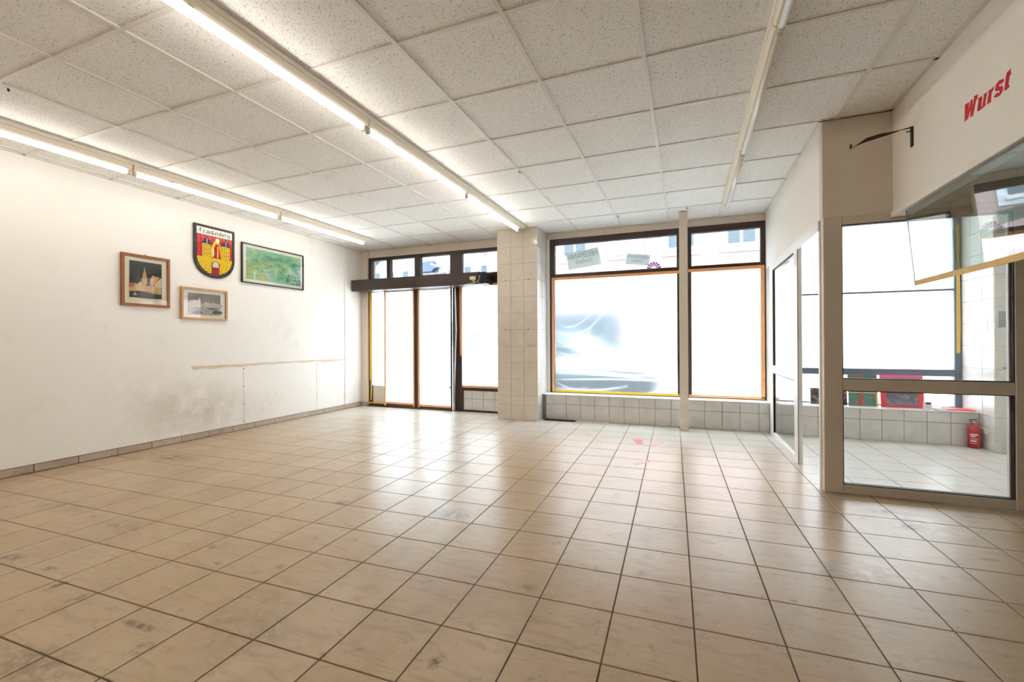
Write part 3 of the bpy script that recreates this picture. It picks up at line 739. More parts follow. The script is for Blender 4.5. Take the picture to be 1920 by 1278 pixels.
for k in range(7):
    a = math.pi * (.06 + .88 * k / 6); o = on_y(1226, 503, 6.474); r0, r1 = .03, .088
    mk('petal', *prism_vf([(r0 * math.cos(a - .12), r0 * math.sin(a - .12)), (r0 * math.cos(a + .12), r0 * math.sin(a + .12)), (r1 * math.cos(a + .17), r1 * math.sin(a + .17)), (1.08 * r1 * math.cos(a), 1.08 * r1 * math.sin(a)), (r1 * math.cos(a - .17), r1 * math.sin(a - .17))], o, (1, 0, 0), (0, 0, 1), (0, -1, 0), .001), M['lilac'], fs_)

# floor vent and plate at the parapet
vt = empty('floor_vent', (-1.68, 6.14, 0)); tag(vt, 'black slot grille in the floor beside the tiled pillar', 'vent')
box('frame', -1.91, -1.45, 6.08, 6.20, .0005, .004, M['black'], vt)
for k in range(7): box('bar', -1.90, -1.46, 6.088 + .016 * k, 6.094 + .016 * k, .004, .008, M['iron'], vt)
pl_ = box('floor_plate', -1.44, -.99, 6.06, 6.20, .0005, .008, M['alu'], None, .003); tag(pl_, 'flat pale cover plate on the floor next to the black vent', 'plate')

# ================================================================== GLASS PARTITION
def rails(r, x0, x1, zs, y0, y1): pass
w5 = empty('window_5', (1.53, 3.945, 0)); tag(w5, 'cream framed glazed partition with a mid rail facing the shop', 'window', kind='structure')
A0, A1 = 3.908, 3.972
for n_, q in (('corner_post', (.947, 1.064, 0, 2.026)), ('stile', (2.004, 2.125, 0, 2.026)), ('rail', (1.064, 2.004, 1.962, 2.026)), ('rail', (1.064, 2.004, .752, .836)), ('rail', (1.064, 2.004, 0, .066))):
    box(n_, q[0], q[1], A0 + (.0015 if n_ == 'rail' else 0), A1, q[2], q[3], M['alu'], w5, .004)
for z0, z1 in ((.836, 1.962), (.066, .752)):
    pane(w5, 1.066, 2.002, z0 + .002, z1 - .002, 3.94)
    for q in ((1.064, 1.070, z0, z1), (1.998, 2.004, z0, z1), (1.07, 1.998, z0, z0 + .006), (1.07, 1.998, z1 - .006, z1)):
        box('gasket', q[0], q[1], 3.918, 3.962, q[2], q[3], M['gasket'], w5)
box('lining', 1.99, 1.998, 3.95, 3.972, .072, 1.95, M['white'], w5)
w6 = empty('window_6', (.95, 5.4, 0)); tag(w6, 'cream framed side screen next to the doorway leading behind the partition', 'window', kind='structure')
X0, X1 = .938, .976
for n_, q in (('stile', (4.70, 4.845, 0, 1.958)), ('stile', (5.952, 6.125, 0, 1.958)), ('rail', (4.845, 5.952, .745, .832)), ('rail', (4.845, 5.952, 0, .05))):
    box(n_, X0 + (.0015 if n_ == 'rail' else 0), X1, q[0], q[1], q[2], q[3], M['white'], w6, .003)
box('head_rail', .936, 1.02, 4.0, 6.125, 1.945, 2.026, M['white'], w6, .003)
box('jamb', .9375, 1.03, 3.973, 4.006, 0, 1.945, M['white'], w6, .003)
for z0, z1 in ((.832, 1.945), (.05, .745)):
    box('glass_pane', .953, .959, 4.847, 5.95, z0, z1, M['glass'], w6)
    for q in ((4.845, 4.851, z0, z1), (5.94, 5.952, z0, z1), (4.851, 5.94, z1 - .008, z1)): box('gasket', .944, .968, q[0], q[1], q[2], q[3], M['gasket'], w6)
box('edge_seal', .938, .942, 4.694, 4.70, 0, 1.945, M['gasket'], w6)
# window behind the partition
w7 = frame('window_7', 'grey framed shop window behind the glass partition', 'window', 1.03, 2.86, .36, 2.60, YA - .02, YB, bars_h=((1.08, 2.79, 1.672, 1.694), (1.08, 2.79, .708, .785)), edges=(.05, .072, .012, .09), mat=M['greyfr'])
pane(w7, 1.08, 2.788, .785, 1.672, 6.49); pane(w7, 1.08, 2.788, 1.694, 2.51, 6.49); pane(w7, 1.08, 2.788, .372, .708, 6.49)
f = film('plastic_sheet', 'milky film covering the window behind the glass partition', 1.082, 2.786, .79, 2.50, 6.447, M['filmw'])
mk('tape_strip', *prism_vf([(2.80, .97), (2.832, .97), (2.838, 1.3), (2.832, 1.9), (2.83, 2.4), (2.805, 2.4)], (0, 6.419, 0), (1, 0, 0), (0, 0, 1), (0, -1, 0), .0015), M['sandtape'], f)
f = film('plastic_sheet', 'low strip of milky film behind the boards on the sill', 1.082, 2.786, .375, .705, 6.447, M['filmw'])

# ================================================================== HANGING GLASS SCREEN, LETTERING, BRACKET
gs = empty('glass_screen', (1.38, 3.0, 1.475)); tag(gs, 'clear glass screen with a yellow taped lower edge hanging below the bulkhead', 'glass screen')
def gs_pt(y, z): return Vector((1.372 + (1.985 - z) * .055, y + (0 if z > 1.9 else 0), z))
def slab(name, corners, n, t, mat, parent):
    a = [Vector(c) for c in corners]; b = [q + Vector(n) * t for q in a]
    return mk(name, a + b, [(0, 1, 2, 3), (7, 6, 5, 4), (0, 4, 5, 1), (1, 5, 6, 2), (2, 6, 7, 3), (3, 7, 4, 0)], mat, parent)
slab('glass_sheet', [gs_pt(3.735, 1.985), gs_pt(0.6, 1.985), gs_pt(0.6, 1.478), gs_pt(3.69, 1.478)], (1, 0, .055), .006, M['screen'], gs)
slab('glass_edge', [gs_pt(3.738, 1.985), gs_pt(3.735, 1.985), gs_pt(3.69, 1.506), gs_pt(3.693, 1.506)], (1, 0, .055), .006, M['edge'], gs)
slab('tape_edge', [gs_pt(3.692, 1.506) - Vector((.001, 0, 0)), gs_pt(0.6, 1.506) - Vector((.001, 0, 0)), gs_pt(0.6, 1.474) - Vector((.001, 0, 0)), gs_pt(3.69, 1.474) - Vector((.001, 0, 0))], (1, 0, .055), .008, M['sandtape'], gs)
L = {'W': [(190, 850), (266, 800), (250, 980), (300, 765), (335, 742), (328, 930), (364, 720), (358, 692), (432, 655), (418, 735), (396, 770), (340, 1050), (288, 1082), (300, 905), (243, 1115), (187, 1160), (196, 880)],
     'u': [(437, 735), (500, 690), (508, 720), (487, 885), (515, 872), (545, 680), (533, 662), (600, 612), (565, 810), (570, 862), (500, 920), (440, 972), (420, 950), (445, 780)],
     'r': [(622, 597), (688, 548), (684, 566), (728, 500), (715, 580), (685, 612), (668, 765), (673, 798), (592, 845), (605, 808), (632, 632)],
     's': [(750, 565), (768, 475), (830, 395), (905, 368), (908, 415), (850, 475), (856, 440), (815, 492), (822, 515), (882, 498), (890, 560), (870, 630), (820, 690), (735, 722), (731, 690), (795, 612), (798, 642), (836, 618), (828, 585), (760, 600)],
     't': [(1037, 178), (1030, 240), (1044, 255), (1040, 290), (1012, 315), (990, 490), (1012, 482), (1003, 530), (935, 588), (920, 572), (935, 490), (952, 325), (962, 295), (972, 245), (1000, 225)]}
wt = empty('wall_lettering', on_x(1850, 190, 1.364)); tag(wt, 'bold slanted red word stuck on the bulkhead', 'lettering')
for ch, pts in L.items():
    P = [on_x(1790 + q[0] * .10172, 110 + q[1] * .10172, 1.365) for q in pts]
    mk('letter_' + ch.lower(), *prism_vf([(-p.y, p.z) for p in P], (1.365, 0, 0), (0, -1, 0), (0, 0, 1), (-1, 0, 0), .0015), M['red'], wt)
br = empty('wall_bracket', (1.36, 3.61, 2.36)); tag(br, 'twisted dark iron bracket sticking out of the bulkhead wall', 'bracket')
box('back_plate', 1.355, 1.365, 3.598, 3.622, 2.362, 2.49, M['iron'], br, .002)
arm = [(1.36, 2.486, 0.0), (1.30, 2.478, .25), (1.25, 2.468, .6), (1.20, 2.462, .95), (1.135, 2.448, 1.0), (1.12, 2.444, .95), (1.09, 2.430, .55), (1.06, 2.414, .2), (1.043, 2.406, .1)]
V = []
for x, z, tw in arm:
    a = tw * 1.3; dy, dz = math.cos(a) * .013, math.sin(a) * .013
    V += [(x, 3.61 - dy, z - dz), (x, 3.61 + dy, z + dz), (x + .001, 3.61 + dy, z + dz + .004), (x + .001, 3.61 - dy, z - dz + .004)]
Fc = [(i * 4 + k, i * 4 + (k + 1) % 4, (i + 1) * 4 + (k + 1) % 4, (i + 1) * 4 + k) for i in range(len(arm) - 1) for k in range(4)] + [(3, 2, 1, 0), tuple(range(len(V) - 4, len(V)))]
mk('arm', V, Fc, M['iron'], br)
box('hook', 1.028, 1.040, 3.60, 3.62, 2.402, 2.430, M['iron'], br, .003)
mk('bolt', *tube_vf([(1.355, 3.61, 2.465), (1.33, 3.61, 2.462)], .004, 8), M['iron'], br)

# ================================================================== CEILING LAMPS
def lamp_rail(x, y0, y1, label):
    r = box('lamp_rail', x - .08, x, y0, y1, ZC - .034, ZC - .004, M['lampw'], None, .004); tag(r, label, 'lamp rail', 'white lamp rails under the ceiling')
    return r
def lamp(x, y0, lit, label):
    y1 = y0 + 1.545; xc = x - .04
    r = empty('batten_lamp', (xc, (y0 + y1) / 2, ZC - .12))
    tag(r, label, 'lamp', 'fluorescent batten lamps on the ceiling rails')
    V, Fc = prism_vf([(-.032, 0), (.032, 0), (.032, -.034), (.022, -.048), (-.022, -.048), (-.032, -.034)], (xc, y0 + .004, ZC - .034), (1, 0, 0), (0, 0, 1), (0, 1, 0), 1.537)
    mk('housing', V, Fc, M['lampw'], r)
    zt = ZC - .105
    mk('tube', *tube_vf([(xc, y0 + .035, zt), (xc, y1 - .035, zt)], .0155, 12), M['tube_on'] if lit else M['tube_off'], r, True)
    for a in (y0 + .012, y1 - .036):
        box('tube_socket', xc - .014, xc + .014, a, a + .024, zt - .018, ZC - .08, M['sock'], r, .003)
    box('starter', xc + .01, xc + .03, y0 + .3, y0 + .34, ZC - .088, ZC - .08, M['sock'], r, .003)
    return r
# rows over the left wall, the middle and the right of the room
rows_l = ((-4.575, 5.57, True, 'left wall'), (-2.09, 5.69, True, 'room middle'), (.478, 5.62, False, 'glass partition'))
ordw = ['at the window end of', 'second from the window in', 'third from the window in', 'fourth from the window in', 'fifth from the window in', 'added unseen behind the camera, sixth from the window in', 'added unseen behind the camera, farthest from the window in']
for x, ye, lit, where in rows_l:
    lamp_rail(x, YF, ye + (.19 if x > -3 and x < 0 else .1), 'long white lamp rail on the ceiling along the ' + where)
    y = ye - 1.55
    for k in range(7 if lit else 4):  # last lamps of the lit rows are added unseen to brighten the near room
        if y < YF: break
        lamp(x, y, lit, ('lit warm white' if lit else 'unlit white') + ' tube lamp ' + ordw[k] + ' the row by the ' + where); y -= 1.55
for (u, v) in ((973, 320), (1158, 404), (15, 165), (1287, 388)):
    p = on_z(u, v, ZC - .004)
    o = mk('ceiling_hook', *join_vf([tube_vf([p, p - Vector((0, 0, .018))], .004, 6), tube_vf([p - Vector((0, 0, .018)), p + Vector((.012, 0, -.024)), p + Vector((.018, 0, -.012))], .0035, 6)]), M['iron'])
    tag(o, {973: 'small dark hook in the ceiling between the two middle panels', 1158: 'small dark hook in the ceiling in front of the fanlight signs', 15: 'brown scrap hook in the ceiling near the left edge of view', 1287: 'thin dark hook in the ceiling above the slim post'}[u], 'hook')

# ================================================================== PICTURES ON THE LEFT WALL
def picture(name, label, s0, s1, z0, z1, fw, depth, fm, mm, inner):
    r = empty(name, lw((s0 + s1) / 2, z0)); tag(r, label, 'picture')
    for q in ((s0, s1, z1 - fw, z1), (s0, s1, z0, z0 + fw), (s0, s0 + fw, z0 + fw, z1 - fw), (s1 - fw, s1, z0 + fw, z1 - fw)):
        lwp('frame_side', [(q[0], q[2]), (q[1], q[2]), (q[1], q[3]), (q[0], q[3])], .001, depth, fm, r)
    lwp('mount', [(s0 + fw, z0 + fw), (s1 - fw, z0 + fw), (s1 - fw, z1 - fw), (s0 + fw, z1 - fw)], .001, depth * .45, mm, r)
    a, b, c, d = inner
    pr = lwp('print', [(a, c), (b, c), (b, d), (a, d)], depth * .45 + .001, .0008, M['night'], r)
    lwp('cover_glass', [(s0 + fw, z0 + fw), (s1 - fw, z0 + fw), (s1 - fw, z1 - fw), (s0 + fw, z1 - fw)], depth * .8, .002, M['glass'], r)
    return r, pr, depth * .45 + .0018
r1, p1, off = picture('framed_picture', 'floodlit church town view at night in a reddish wooden frame', 2.745, 3.202, 1.508, 2.044, .026, .028, M['wood1'], M['mat_c'], (2.818, 3.125, 1.596, 1.977))
def pp_(name, zpts, mat, k=0, par=p1, org=(215, 465), s=110 / 1172):
    P = [lw_px(org[0] + q[0] * s, org[1] + q[1] * s) for q in zpts]
    return lwp(name, P, off + .0006 * k, .0006, mat, par)
pp_('print_wall', [(270, 700), (330, 690), (400, 700), (440, 720), (520, 770), (590, 760), (700, 750), (800, 760), (910, 800), (915, 930), (860, 930), (590, 880), (420, 850), (270, 850)], M['castle'])
pp_('print_roof', [(275, 690), (390, 690), (360, 770), (272, 775)], M['roofp'], 1)
pp_('print_house', [(400, 750), (480, 670), (560, 690), (590, 770), (590, 870), (400, 840)], M['castle2'], 1)
pp_('print_tower', [(525, 700), (530, 590), (545, 520), (565, 440), (578, 370), (592, 440), (605, 520), (622, 600), (632, 700), (600, 760), (540, 750)], M['castle'], 2)
pp_('print_hall', [(680, 730), (690, 630), (740, 545), (790, 570), (880, 590), (780, 720), (740, 750)], M['castle'], 1)
pp_('print_gable', [(770, 730), (900, 600), (915, 640), (915, 800), (800, 790)], M['castle2'], 2)
for k in range(8): pp_('print_window', [(430 + 55 * k, 845 + 6 * k), (450 + 55 * k, 848 + 6 * k), (450 + 55 * k, 865 + 6 * k), (430 + 55 * k, 862 + 6 * k)], M['night'], 3)
pp_('print_fountain', [(350, 930), (380, 900), (385, 860), (395, 900), (430, 935)], M['castle2'], 2)
p = lw((2.745 + 3.202) / 2, 2.044); mk('hanger', *tube_vf([p + LW_N * .004, p + LW_N * .004 + Vector((0, 0, .014))], .008, 8), M['metal'], r1)
r2, p2, off = picture('framed_picture', 'small black and white town view in a light oak frame below the crest', 3.322, 3.874, 1.396, 1.765, .022, .03, M['wood2'], M['mat_w'], (3.40, 3.79, 1.452, 1.705))
p2.data.materials[0] = M['mono']
pq = lambda n_, z, mt, k=0: pp_(n_, z, mt, k, p2, (330, 530), 100 / 1598)
pq('print_tower', [(635, 600), (640, 520), (648, 440), (660, 400), (680, 440), (700, 520), (705, 610)], M['monol'], 1)
pq('print_house', [(330, 640), (430, 530), (600, 520), (640, 600), (780, 640), (790, 740), (540, 740), (340, 720)], M['monol'])
pq('print_house', [(820, 720), (830, 590), (860, 560), (920, 600), (1050, 620), (1090, 590), (1130, 620), (1350, 670), (1355, 760), (1000, 740)], M['monol'])
pq('print_trees', [(500, 920), (520, 850), (600, 820), (740, 850), (760, 920), (640, 940)], M['monod'], 1)
pq('print_trees', [(1060, 930), (1070, 860), (1180, 830), (1350, 870), (1355, 940), (1150, 945)], M['monod'], 1)
pq('print_carts', [(520, 760), (540, 735), (720, 740), (720, 770)], M['monod'], 1); pq('print_carts', [(880, 770), (900, 750), (1200, 780), (1230, 810), (1000, 800)], M['monod'], 1)
r3, p3, off = picture('framed_picture', 'wide green aerial landscape photograph in a thin black frame', 4.075, 5.088, 1.906, 2.425, .014, .026, M['blackfr'], M['mat_w'], (4.142, 5.037, 1.96, 2.375))
p3.data.materials[0] = M['aerial']

# ---- crest
cr = empty('wall_crest', lw(3.72, 1.905)); tag(cr, 'shield shaped town crest of coloured glass mosaic with a white name band', 'crest')
S0, S1, ZT, ZB = 3.465, 3.976, 2.526, 1.903
def cs(u, v): return (S0 + (S1 - S0) * u, ZT - (ZT - ZB) * v)
def shield(ins):
    iu = ins / (S1 - S0); iv = ins / (ZT - ZB); pts = [(iu, iv), (1 - iu, iv)]
    for k in range(0, 25):
        a = math.pi * k / 24; pts.append((.5 + (.5 - iu) * math.cos(a), .60 + (.40 - iv) * math.sin(a) ** .9 if 0 < k < 24 else .60))
    return pts
def cp(name, pts, off, t, mat, par=cr): return lwp(name, [cs(*q) for q in pts], off, t, mat, par)
cp('backing', shield(.004), .002, .016, M['c_lead'])
# border stones along the shield edge
inn, outl = shield(.032), shield(0.0)
def resample(pts, n):
    P = [Vector(cs(*q)) for q in pts] + [Vector(cs(*pts[0]))]; d = [0]
    for i in range(len(P) - 1): d.append(d[-1] + (P[i + 1] - P[i]).length)
    out = []
    for k in range(n):
        t = d[-1] * k / n; i = max(j for j in range(len(P) - 1) if d[j] <= t + 1e-9); s = (t - d[i]) / max(d[i + 1] - d[i], 1e-9)
        out.append(P[i].lerp(P[i + 1], s))
    return out
NB = 74; O_, I_ = resample(outl, NB), resample(inn, NB)
stones = []
for k in range(NB):
    a, b, c, d = O_[k], O_[(k + 1) % NB], I_[(k + 1) % NB], I_[k]; m_ = (a + b + c + d) / 4
    q = [m_ + (x - m_) * .88 for x in (a, b, c, d)]
    lwp('border_stone', [tuple(x) for x in q], .018, .005, M['c_border'], cr)
cp('name_band', [(.07, .05), (.93, .05), (.93, .185), (.07, .185)], .018, .003, M['c_white'])
# red field in glass pieces
for i in range(10):
    for k in range(5):
        u0, u1 = .07 + .086 * i, .07 + .086 * (i + 1); v0, v1 = .192 + .082 * k, .192 + .082 * (k + 1)
        cp('red_piece', [(u0 + .004, v0 + .004), (u1 - .004, v0 + .004), (u1 - .004, v1 - .004), (u0 + .004, v1 - .004)], .018, .003 + R.uniform(0, .0008), M['c_red'])
# yellow brick wall
ins_ = shield(.036)
def half(v):   # half width of the inner shield at height v
    if v <= .60: return .43
    s = min(1, (v - .60) / (.40 - .058)); return .43 * math.sqrt(max(0, 1 - s ** 2.15))
nrow = 11
for k in range(nrow):
    v0, v1 = .606 + .0305 * k, .606 + .0305 * (k + 1); hw = half(v1)
    if hw < .06: continue
    x = .5 - hw - (.05 if k % 2 else 0)
    while x < .5 + hw:
        a, b = max(x, .5 - hw), min(x + .10, .5 + hw)
        if b - a > .02 and not (v0 > .68 and a > .40 and b < .60):
            for (aa, bb_) in ([(a, b)] if not (v0 > .68 and b > .415 and a < .605) else [(a, min(b, .415)), (max(a, .605), b)]):
                if bb_ - aa > .015: cp('yellow_brick', [(aa + .003, v0 + .0025), (bb_ - .003, v0 + .0025), (bb_ - .003, v1 - .0025), (aa + .003, v1 - .0025)], .018, .003 + R.uniform(0, .0008), M['c_yel'])
        x += .10
# gate
arch = [(.425, .955), (.425, .72)] + [(.51 - .085 * math.cos(math.pi * k / 10), .72 - .05 * math.sin(math.pi * k / 10)) for k in range(11)] + [(.595, .955)]
cp('gate_arch', arch, .018, .0035, M['c_lead'])
cp('gate_door', [(.44, .945), (.44, .79), (.58, .79), (.58, .945)], .0215, .001, M['c_dred'])
cp('portcullis', [(.44, .785), (.44, .72)] + [(.51 - .07 * math.cos(math.pi * k / 8), .72 - .04 * math.sin(math.pi * k / 8)) for k in range(9)] + [(.58, .785)], .0215, .001, M['c_white'])
for k in range(5): cp('portcullis_bar', [(.455 + .026 * k, .785), (.463 + .026 * k, .785), (.463 + .026 * k, .69), (.455 + .026 * k, .69)], .0222, .001, M['c_lead'])
# towers
for u0, u1, ap, vb, v2 in ((.195, .405, .297, .352, .605), (.655, .865, .765, .345, .60)):
    cp('tower', [(u0, v2), (u0, vb), (u1, vb + .01), (u1, v2)], .021, .003, M['c_yel'])
    cp('tower_roof', [(u0 - .02, vb), (u0 + .02, vb - .045), (ap - .008, .235), (ap, .20), (ap + .008, .235), (u1 - .02, vb - .04), (u1 + .02, vb + .012)], .021, .004, M['c_blue'])
    cp('roof_ridge', [(ap - .006, vb), (ap - .006, .25), (ap + .006, .25), (ap + .006, vb)], .025, .001, M['c_white'])
    for r_ in range(3):
        cp('tower_band', [(u0, vb + .075 + .075 * r_), (u1, vb + .08 + .075 * r_), (u1, vb + .088 + .075 * r_), (u0, vb + .083 + .075 * r_)], .024, .001, M['c_lead'])
        for c_ in range(4):
            x = u0 + .025 + .048 * c_; y = vb + .022 + .075 * r_
            cp('tower_window', [(x, y), (x + .018, y), (x + .018, y + .038), (x, y + .038)], .024, .001, M['c_lead'])
# robed figure
cp('cloak', [(.41, .44), (.44, .34), (.48, .28), (.54, .26), (.60, .32), (.63, .36), (.645, .60), (.60, .60), (.58, .40), (.50, .36), (.46, .42), (.47, .60), (.41, .59)], .021, .003, M['c_yel'])
cp('robe', [(.455, .60), (.48, .45), (.49, .36), (.53, .32), (.59, .35), (.61, .48), (.64, .60)], .0225, .003, M['c_dred'])
cp('sash', [(.545, .60), (.545, .38), (.57, .37), (.575, .60)], .0255, .001, M['c_yel'])
cp('sleeve', [(.425, .42), (.46, .40), (.47, .55), (.45, .56)], .0255, .001, M['c_white'])
cp('head', [(.553 + .036 * math.cos(2 * math.pi * k / 12), .262 + .038 * math.sin(2 * math.pi * k / 12)) for k in range(12)], .024, .003, M['c_white'])
cp('halo', [(.553 + .055 * math.cos(2 * math.pi * k / 12), .262 + .056 * math.sin(2 * math.pi * k / 12)) for k in range(12)], .021, .0028, M['c_yel'])
# broad-nib lettering in the name band
def mn(x, foot=True): return [[(x - .10, .86), (x, .98), (x, .06), (x + .10, -.02)]]
G = {'F': ([[(-.08, 1.32), (.22, 1.46), (.55, 1.34), (.82, 1.45)], [(.24, 1.40), (.24, .12), (.02, -.05)], [(.24, .80), (.62, .90)], [(-.10, .50), (.02, .95)]], .95),
     'r': (mn(0) + [[(.02, .82), (.22, 1.0), (.34, .86)]], .50),
     'a': ([[(.02, .86), (.2, 1.0), (.36, .9), (.36, .06), (.48, -.02)], [(.36, .55), (.02, .42), (.02, .12), (.16, 0), (.34, .16)]], .66),
     'n': (mn(0) + [[(.02, .82), (.24, 1.0), (.38, .88), (.38, .06), (.48, -.02)]], .68),
     'k': ([[(.26, 1.40), (.08, 1.48), (0, 1.35), (0, .06), (.12, -.02)], [(-.08, .88), (.30, .98)], [(.06, .52), (.34, .04)]], .58),
     'e': ([[(.04, .50), (.30, .66), (.30, .86), (.14, 1.0), (.0, .84), (.0, .14), (.14, 0), (.34, .14)]], .50),
     'b': ([[(-.04, 1.42), (0, 1.30), (0, .14), (.16, 0), (.36, .14), (.36, .80), (.22, 1.0), (.02, .84)]], .60),
     'g': ([[(.34, .2), (.16, .05), (0, .16), (0, .84), (.18, 1.0), (.36, .9), (.36, -.22), (.18, -.42), (0, -.30)]], .62)}
word = 'Frankenberg'; tw = sum(G[c][1] for c in word); x = 0; parts = []
na = math.radians(38); nb_ = (.09 * math.cos(na), .09 * math.sin(na))
for c in word:
    seg = []
    for path in G[c][0]:
        for (a0, b0), (a1, b1) in zip(path[:-1], path[1:]):
            a0 += x; a1 += x
            q = [(a0 - nb_[0], b0 - nb_[1]), (a0 + nb_[0], b0 + nb_[1]), (a1 + nb_[0], b1 + nb_[1]), (a1 - nb_[0], b1 - nb_[1])]
            Q = [cs(.12 + .77 * p[0] / tw, .155 - .056 * p[1]) for p in q]
            seg.append(prism_vf(Q, LWO + LW_N * .021, LWU, LWV, LW_N, .001))
    mk('letter_' + c.lower(), *join_vf(seg), M['ink'], cr); x += G[c][1]

# ================================================================== THINGS BEHIND THE PARTITION
ex = empty('fire_extinguisher', (2.775, 6.05, 0)); tag(ex, 'small red fire extinguisher standing in the tiled corner', 'fire extinguisher')
c = (2.775, 6.05, 0)
mk('cylinder_body', *lathe_vf([(.044, 0), (.05, .008), (.05, .205), (.046, .222), (.034, .236), (.018, .244), (.018, .25)], c), M['extred'], ex, True)
mk('valve', *lathe_vf([(.02, .25), (.022, .254), (.022, .268), (.014, .272), (.012, .284)], c, 12), M['metal'], ex, True)
slab('lever', [(2.735, 6.042, .284), (2.80, 6.042, .292), (2.80, 6.058, .292), (2.735, 6.058, .284)], (0, 0, 1), .006, M['black'], ex)
slab('carry_handle', [(2.74, 6.042, .266), (2.80, 6.042, .27), (2.80, 6.058, .27), (2.74, 6.058, .266)], (0, 0, 1), .005, M['iron'], ex)
for (z, a0, a1, hh) in ((.135, 3.7, 4.9, .012), (.118, 3.7, 4.5, .008), (.095, 3.75, 4.9, .004), (.07, 3.75, 4.7, .012), (.05, 3.75, 4.9, .004)):
    V = []; 
    for k in range(7):
        a = a0 + (a1 - a0) * k / 6
        V += [(c[0] + .0507 * math.cos(a), c[1] + .0507 * math.sin(a), z), (c[0] + .0507 * math.cos(a), c[1] + .0507 * math.sin(a), z + hh)]
    mk('printed_label', V, [(2 * k, 2 * k + 2, 2 * k + 3, 2 * k + 1) for k in range(6)], M['paper'], ex)
so = empty('wall_socket', (2.846, 6.035, .155)); tag(so, 'ivory double socket on the white tiles beside the extinguisher', 'socket')
box('cover', 2.834, 2.848, 5.985, 6.085, .156, .214, M['socket'], so, .004)
for y in (6.012, 6.058): mk('socket_well', *tube_vf([(2.8345, y, .185), (2.832, y, .185)], .019, 14), M['alu'], so)
nt = box('wall_notice', 2.8445, 2.848, 5.97, 6.165, 1.215, 1.365, M['paper']); tag(nt, 'small white notice with faint lines on the tiled side wall', 'notice')
for k in range(6): box('text_line', 2.8438, 2.8446, 6.0, 6.15 - .03 * R.random(), 1.235 + .021 * k, 1.239 + .021 * k, M['sandtape'], nt)
nt = box('paper_sheet', 2.875, 2.945, 5.858, 5.8605, 1.24, 1.40, M['sheetg']); tag(nt, 'grey paper patch stuck to the tiled wall corner', 'paper')
hk = empty('towel_hook', (2.93, 5.86, .83)); tag(hk, 'thin dark metal hook bar on the tiled wall corner', 'hook')
mk('bar', *tube_vf([(2.90, 5.835, .84), (2.99, 5.835, .838)], .004, 8), M['iron'], hk); mk('arm', *tube_vf([(2.98, 5.86, .84), (2.98, 5.835, .839)], .004, 8), M['iron'], hk)
SZ = .3582
def lean(name, label, cat, x0, x1, h, yb, tilt, t, mat, xt=0.0):
    """board leaning on the window: foot at yb, top tilted back"""
    u = Vector((1, 0, 0)); v = Vector((0, math.sin(tilt), math.cos(tilt))); n = Vector((0, -math.cos(tilt), math.sin(tilt)))
    r = empty(name, ((x0 + x1) / 2, yb, SZ)); tag(r, label, cat)
    o = Vector((x0, yb, SZ + t * abs(0)))
    return r, lambda nm, a0, a1, b0, b1, off, th, mt: mk(nm, *prism_vf([(a0, b0), (a1, b0), (a1, b1), (a0, b1)], o + n * off, u, v, n, th), mt, r)
r, q = lean('leaning_board', 'green collage board with a yellow edge leaning on the sill', 'picture', 1.765, 2.045, .36, 6.29, .12, .012, None)
q('board', 0, .28, 0, .36, 0, .010, M['greenb']); q('red_bar', .115, .145, 0, .36, .010, .001, M['roofp']); q('edge_strip', .262, .28, 0, .25, .010, .002, M['sandtape']); q('white_line', 0, .26, .15, .158, .010, .001, M['paper'])
r, q = lean('leaning_board', 'striped board partly hidden by the green collage board', 'picture', 1.69, 1.755, .30, 6.30, .1, .01, None)
q('board', 0, .065, 0, .22, 0, .008, M['stripeb']); q('stripe', .0, .065, .13, .16, .008, .001, M['roofp'])
r, q = lean('leaning_picture', 'purple crowd picture in a bright red frame leaning on the sill', 'picture', 2.065, 2.455, .37, 6.27, .13, .02, None)
for a_ in ((0, .39, .33, .365, M['pinkc']), (0, .39, 0, .02, M['redc']), (0, .05, .02, .33, M['redc']), (.34, .39, .02, .33, M['redc'])): q('frame_side', a_[0], a_[1], a_[2], a_[3], 0, .016, a_[4])
q('print', .05, .34, .02, .33, 0, .010, M['purpb'])
r, q = lean('leaning_picture', 'small dark patterned picture standing by the doorway opening', 'picture', 1.385, 1.50, .2, 6.30, .06, .01, None)
q('frame', 0, .115, 0, .195, 0, .010, M['paperg']); q('print', .008, .107, .008, .187, .010, .001, M['stripeb'])
dv = empty('wall_thermostat', (2.45, 6.19, SZ)); tag(dv, 'small white control box with a grey display on the sill', 'device')
box('case', 2.418, 2.488, 6.175, 6.205, SZ, SZ + .09, M['white'], dv, .004); box('display', 2.432, 2.474, 6.1735, 6.175, SZ + .058, SZ + .076, M['iron'], dv); box('button_row', 2.432, 2.474, 6.1735, 6.175, SZ + .028, SZ + .034, M['paperg'], dv)
def sheet(name, label, x0, x1, y0, y1, z, t, rot, mat, cat):
    cx, cy = (x0 + x1) / 2, (y0 + y1) / 2; c_, s_ = math.cos(rot), math.sin(rot)
    P = [((x - cx) * c_ - (y - cy) * s_ + cx, (x - cx) * s_ + (y - cy) * c_ + cy) for x, y in ((x0, y0), (x1, y0), (x1, y1), (x0, y1))]
    return tag(mk(name, *prism_vf(P, (0, 0, z), (1, 0, 0), (0, 1, 0), (0, 0, 1), t), mat), label, cat)
sheet('paper_stack', 'flat white paper stack lying on the sill near the extinguisher', 2.52, 2.82, 6.09, 6.38, SZ, .012, -.10, M['paper'], 'papers')
sheet('red_folder', 'flat red folder lying on top of the white papers', 2.60, 2.82, 6.10, 6.28, SZ + .012, .010, -.12, M['redc'], 'folder')
sheet('grey_brochure', 'grey brochure lying beside the red folder on the papers', 2.50, 2.60, 6.13, 6.25, SZ + .012, .006, -.05, M['paperg'], 'brochure')

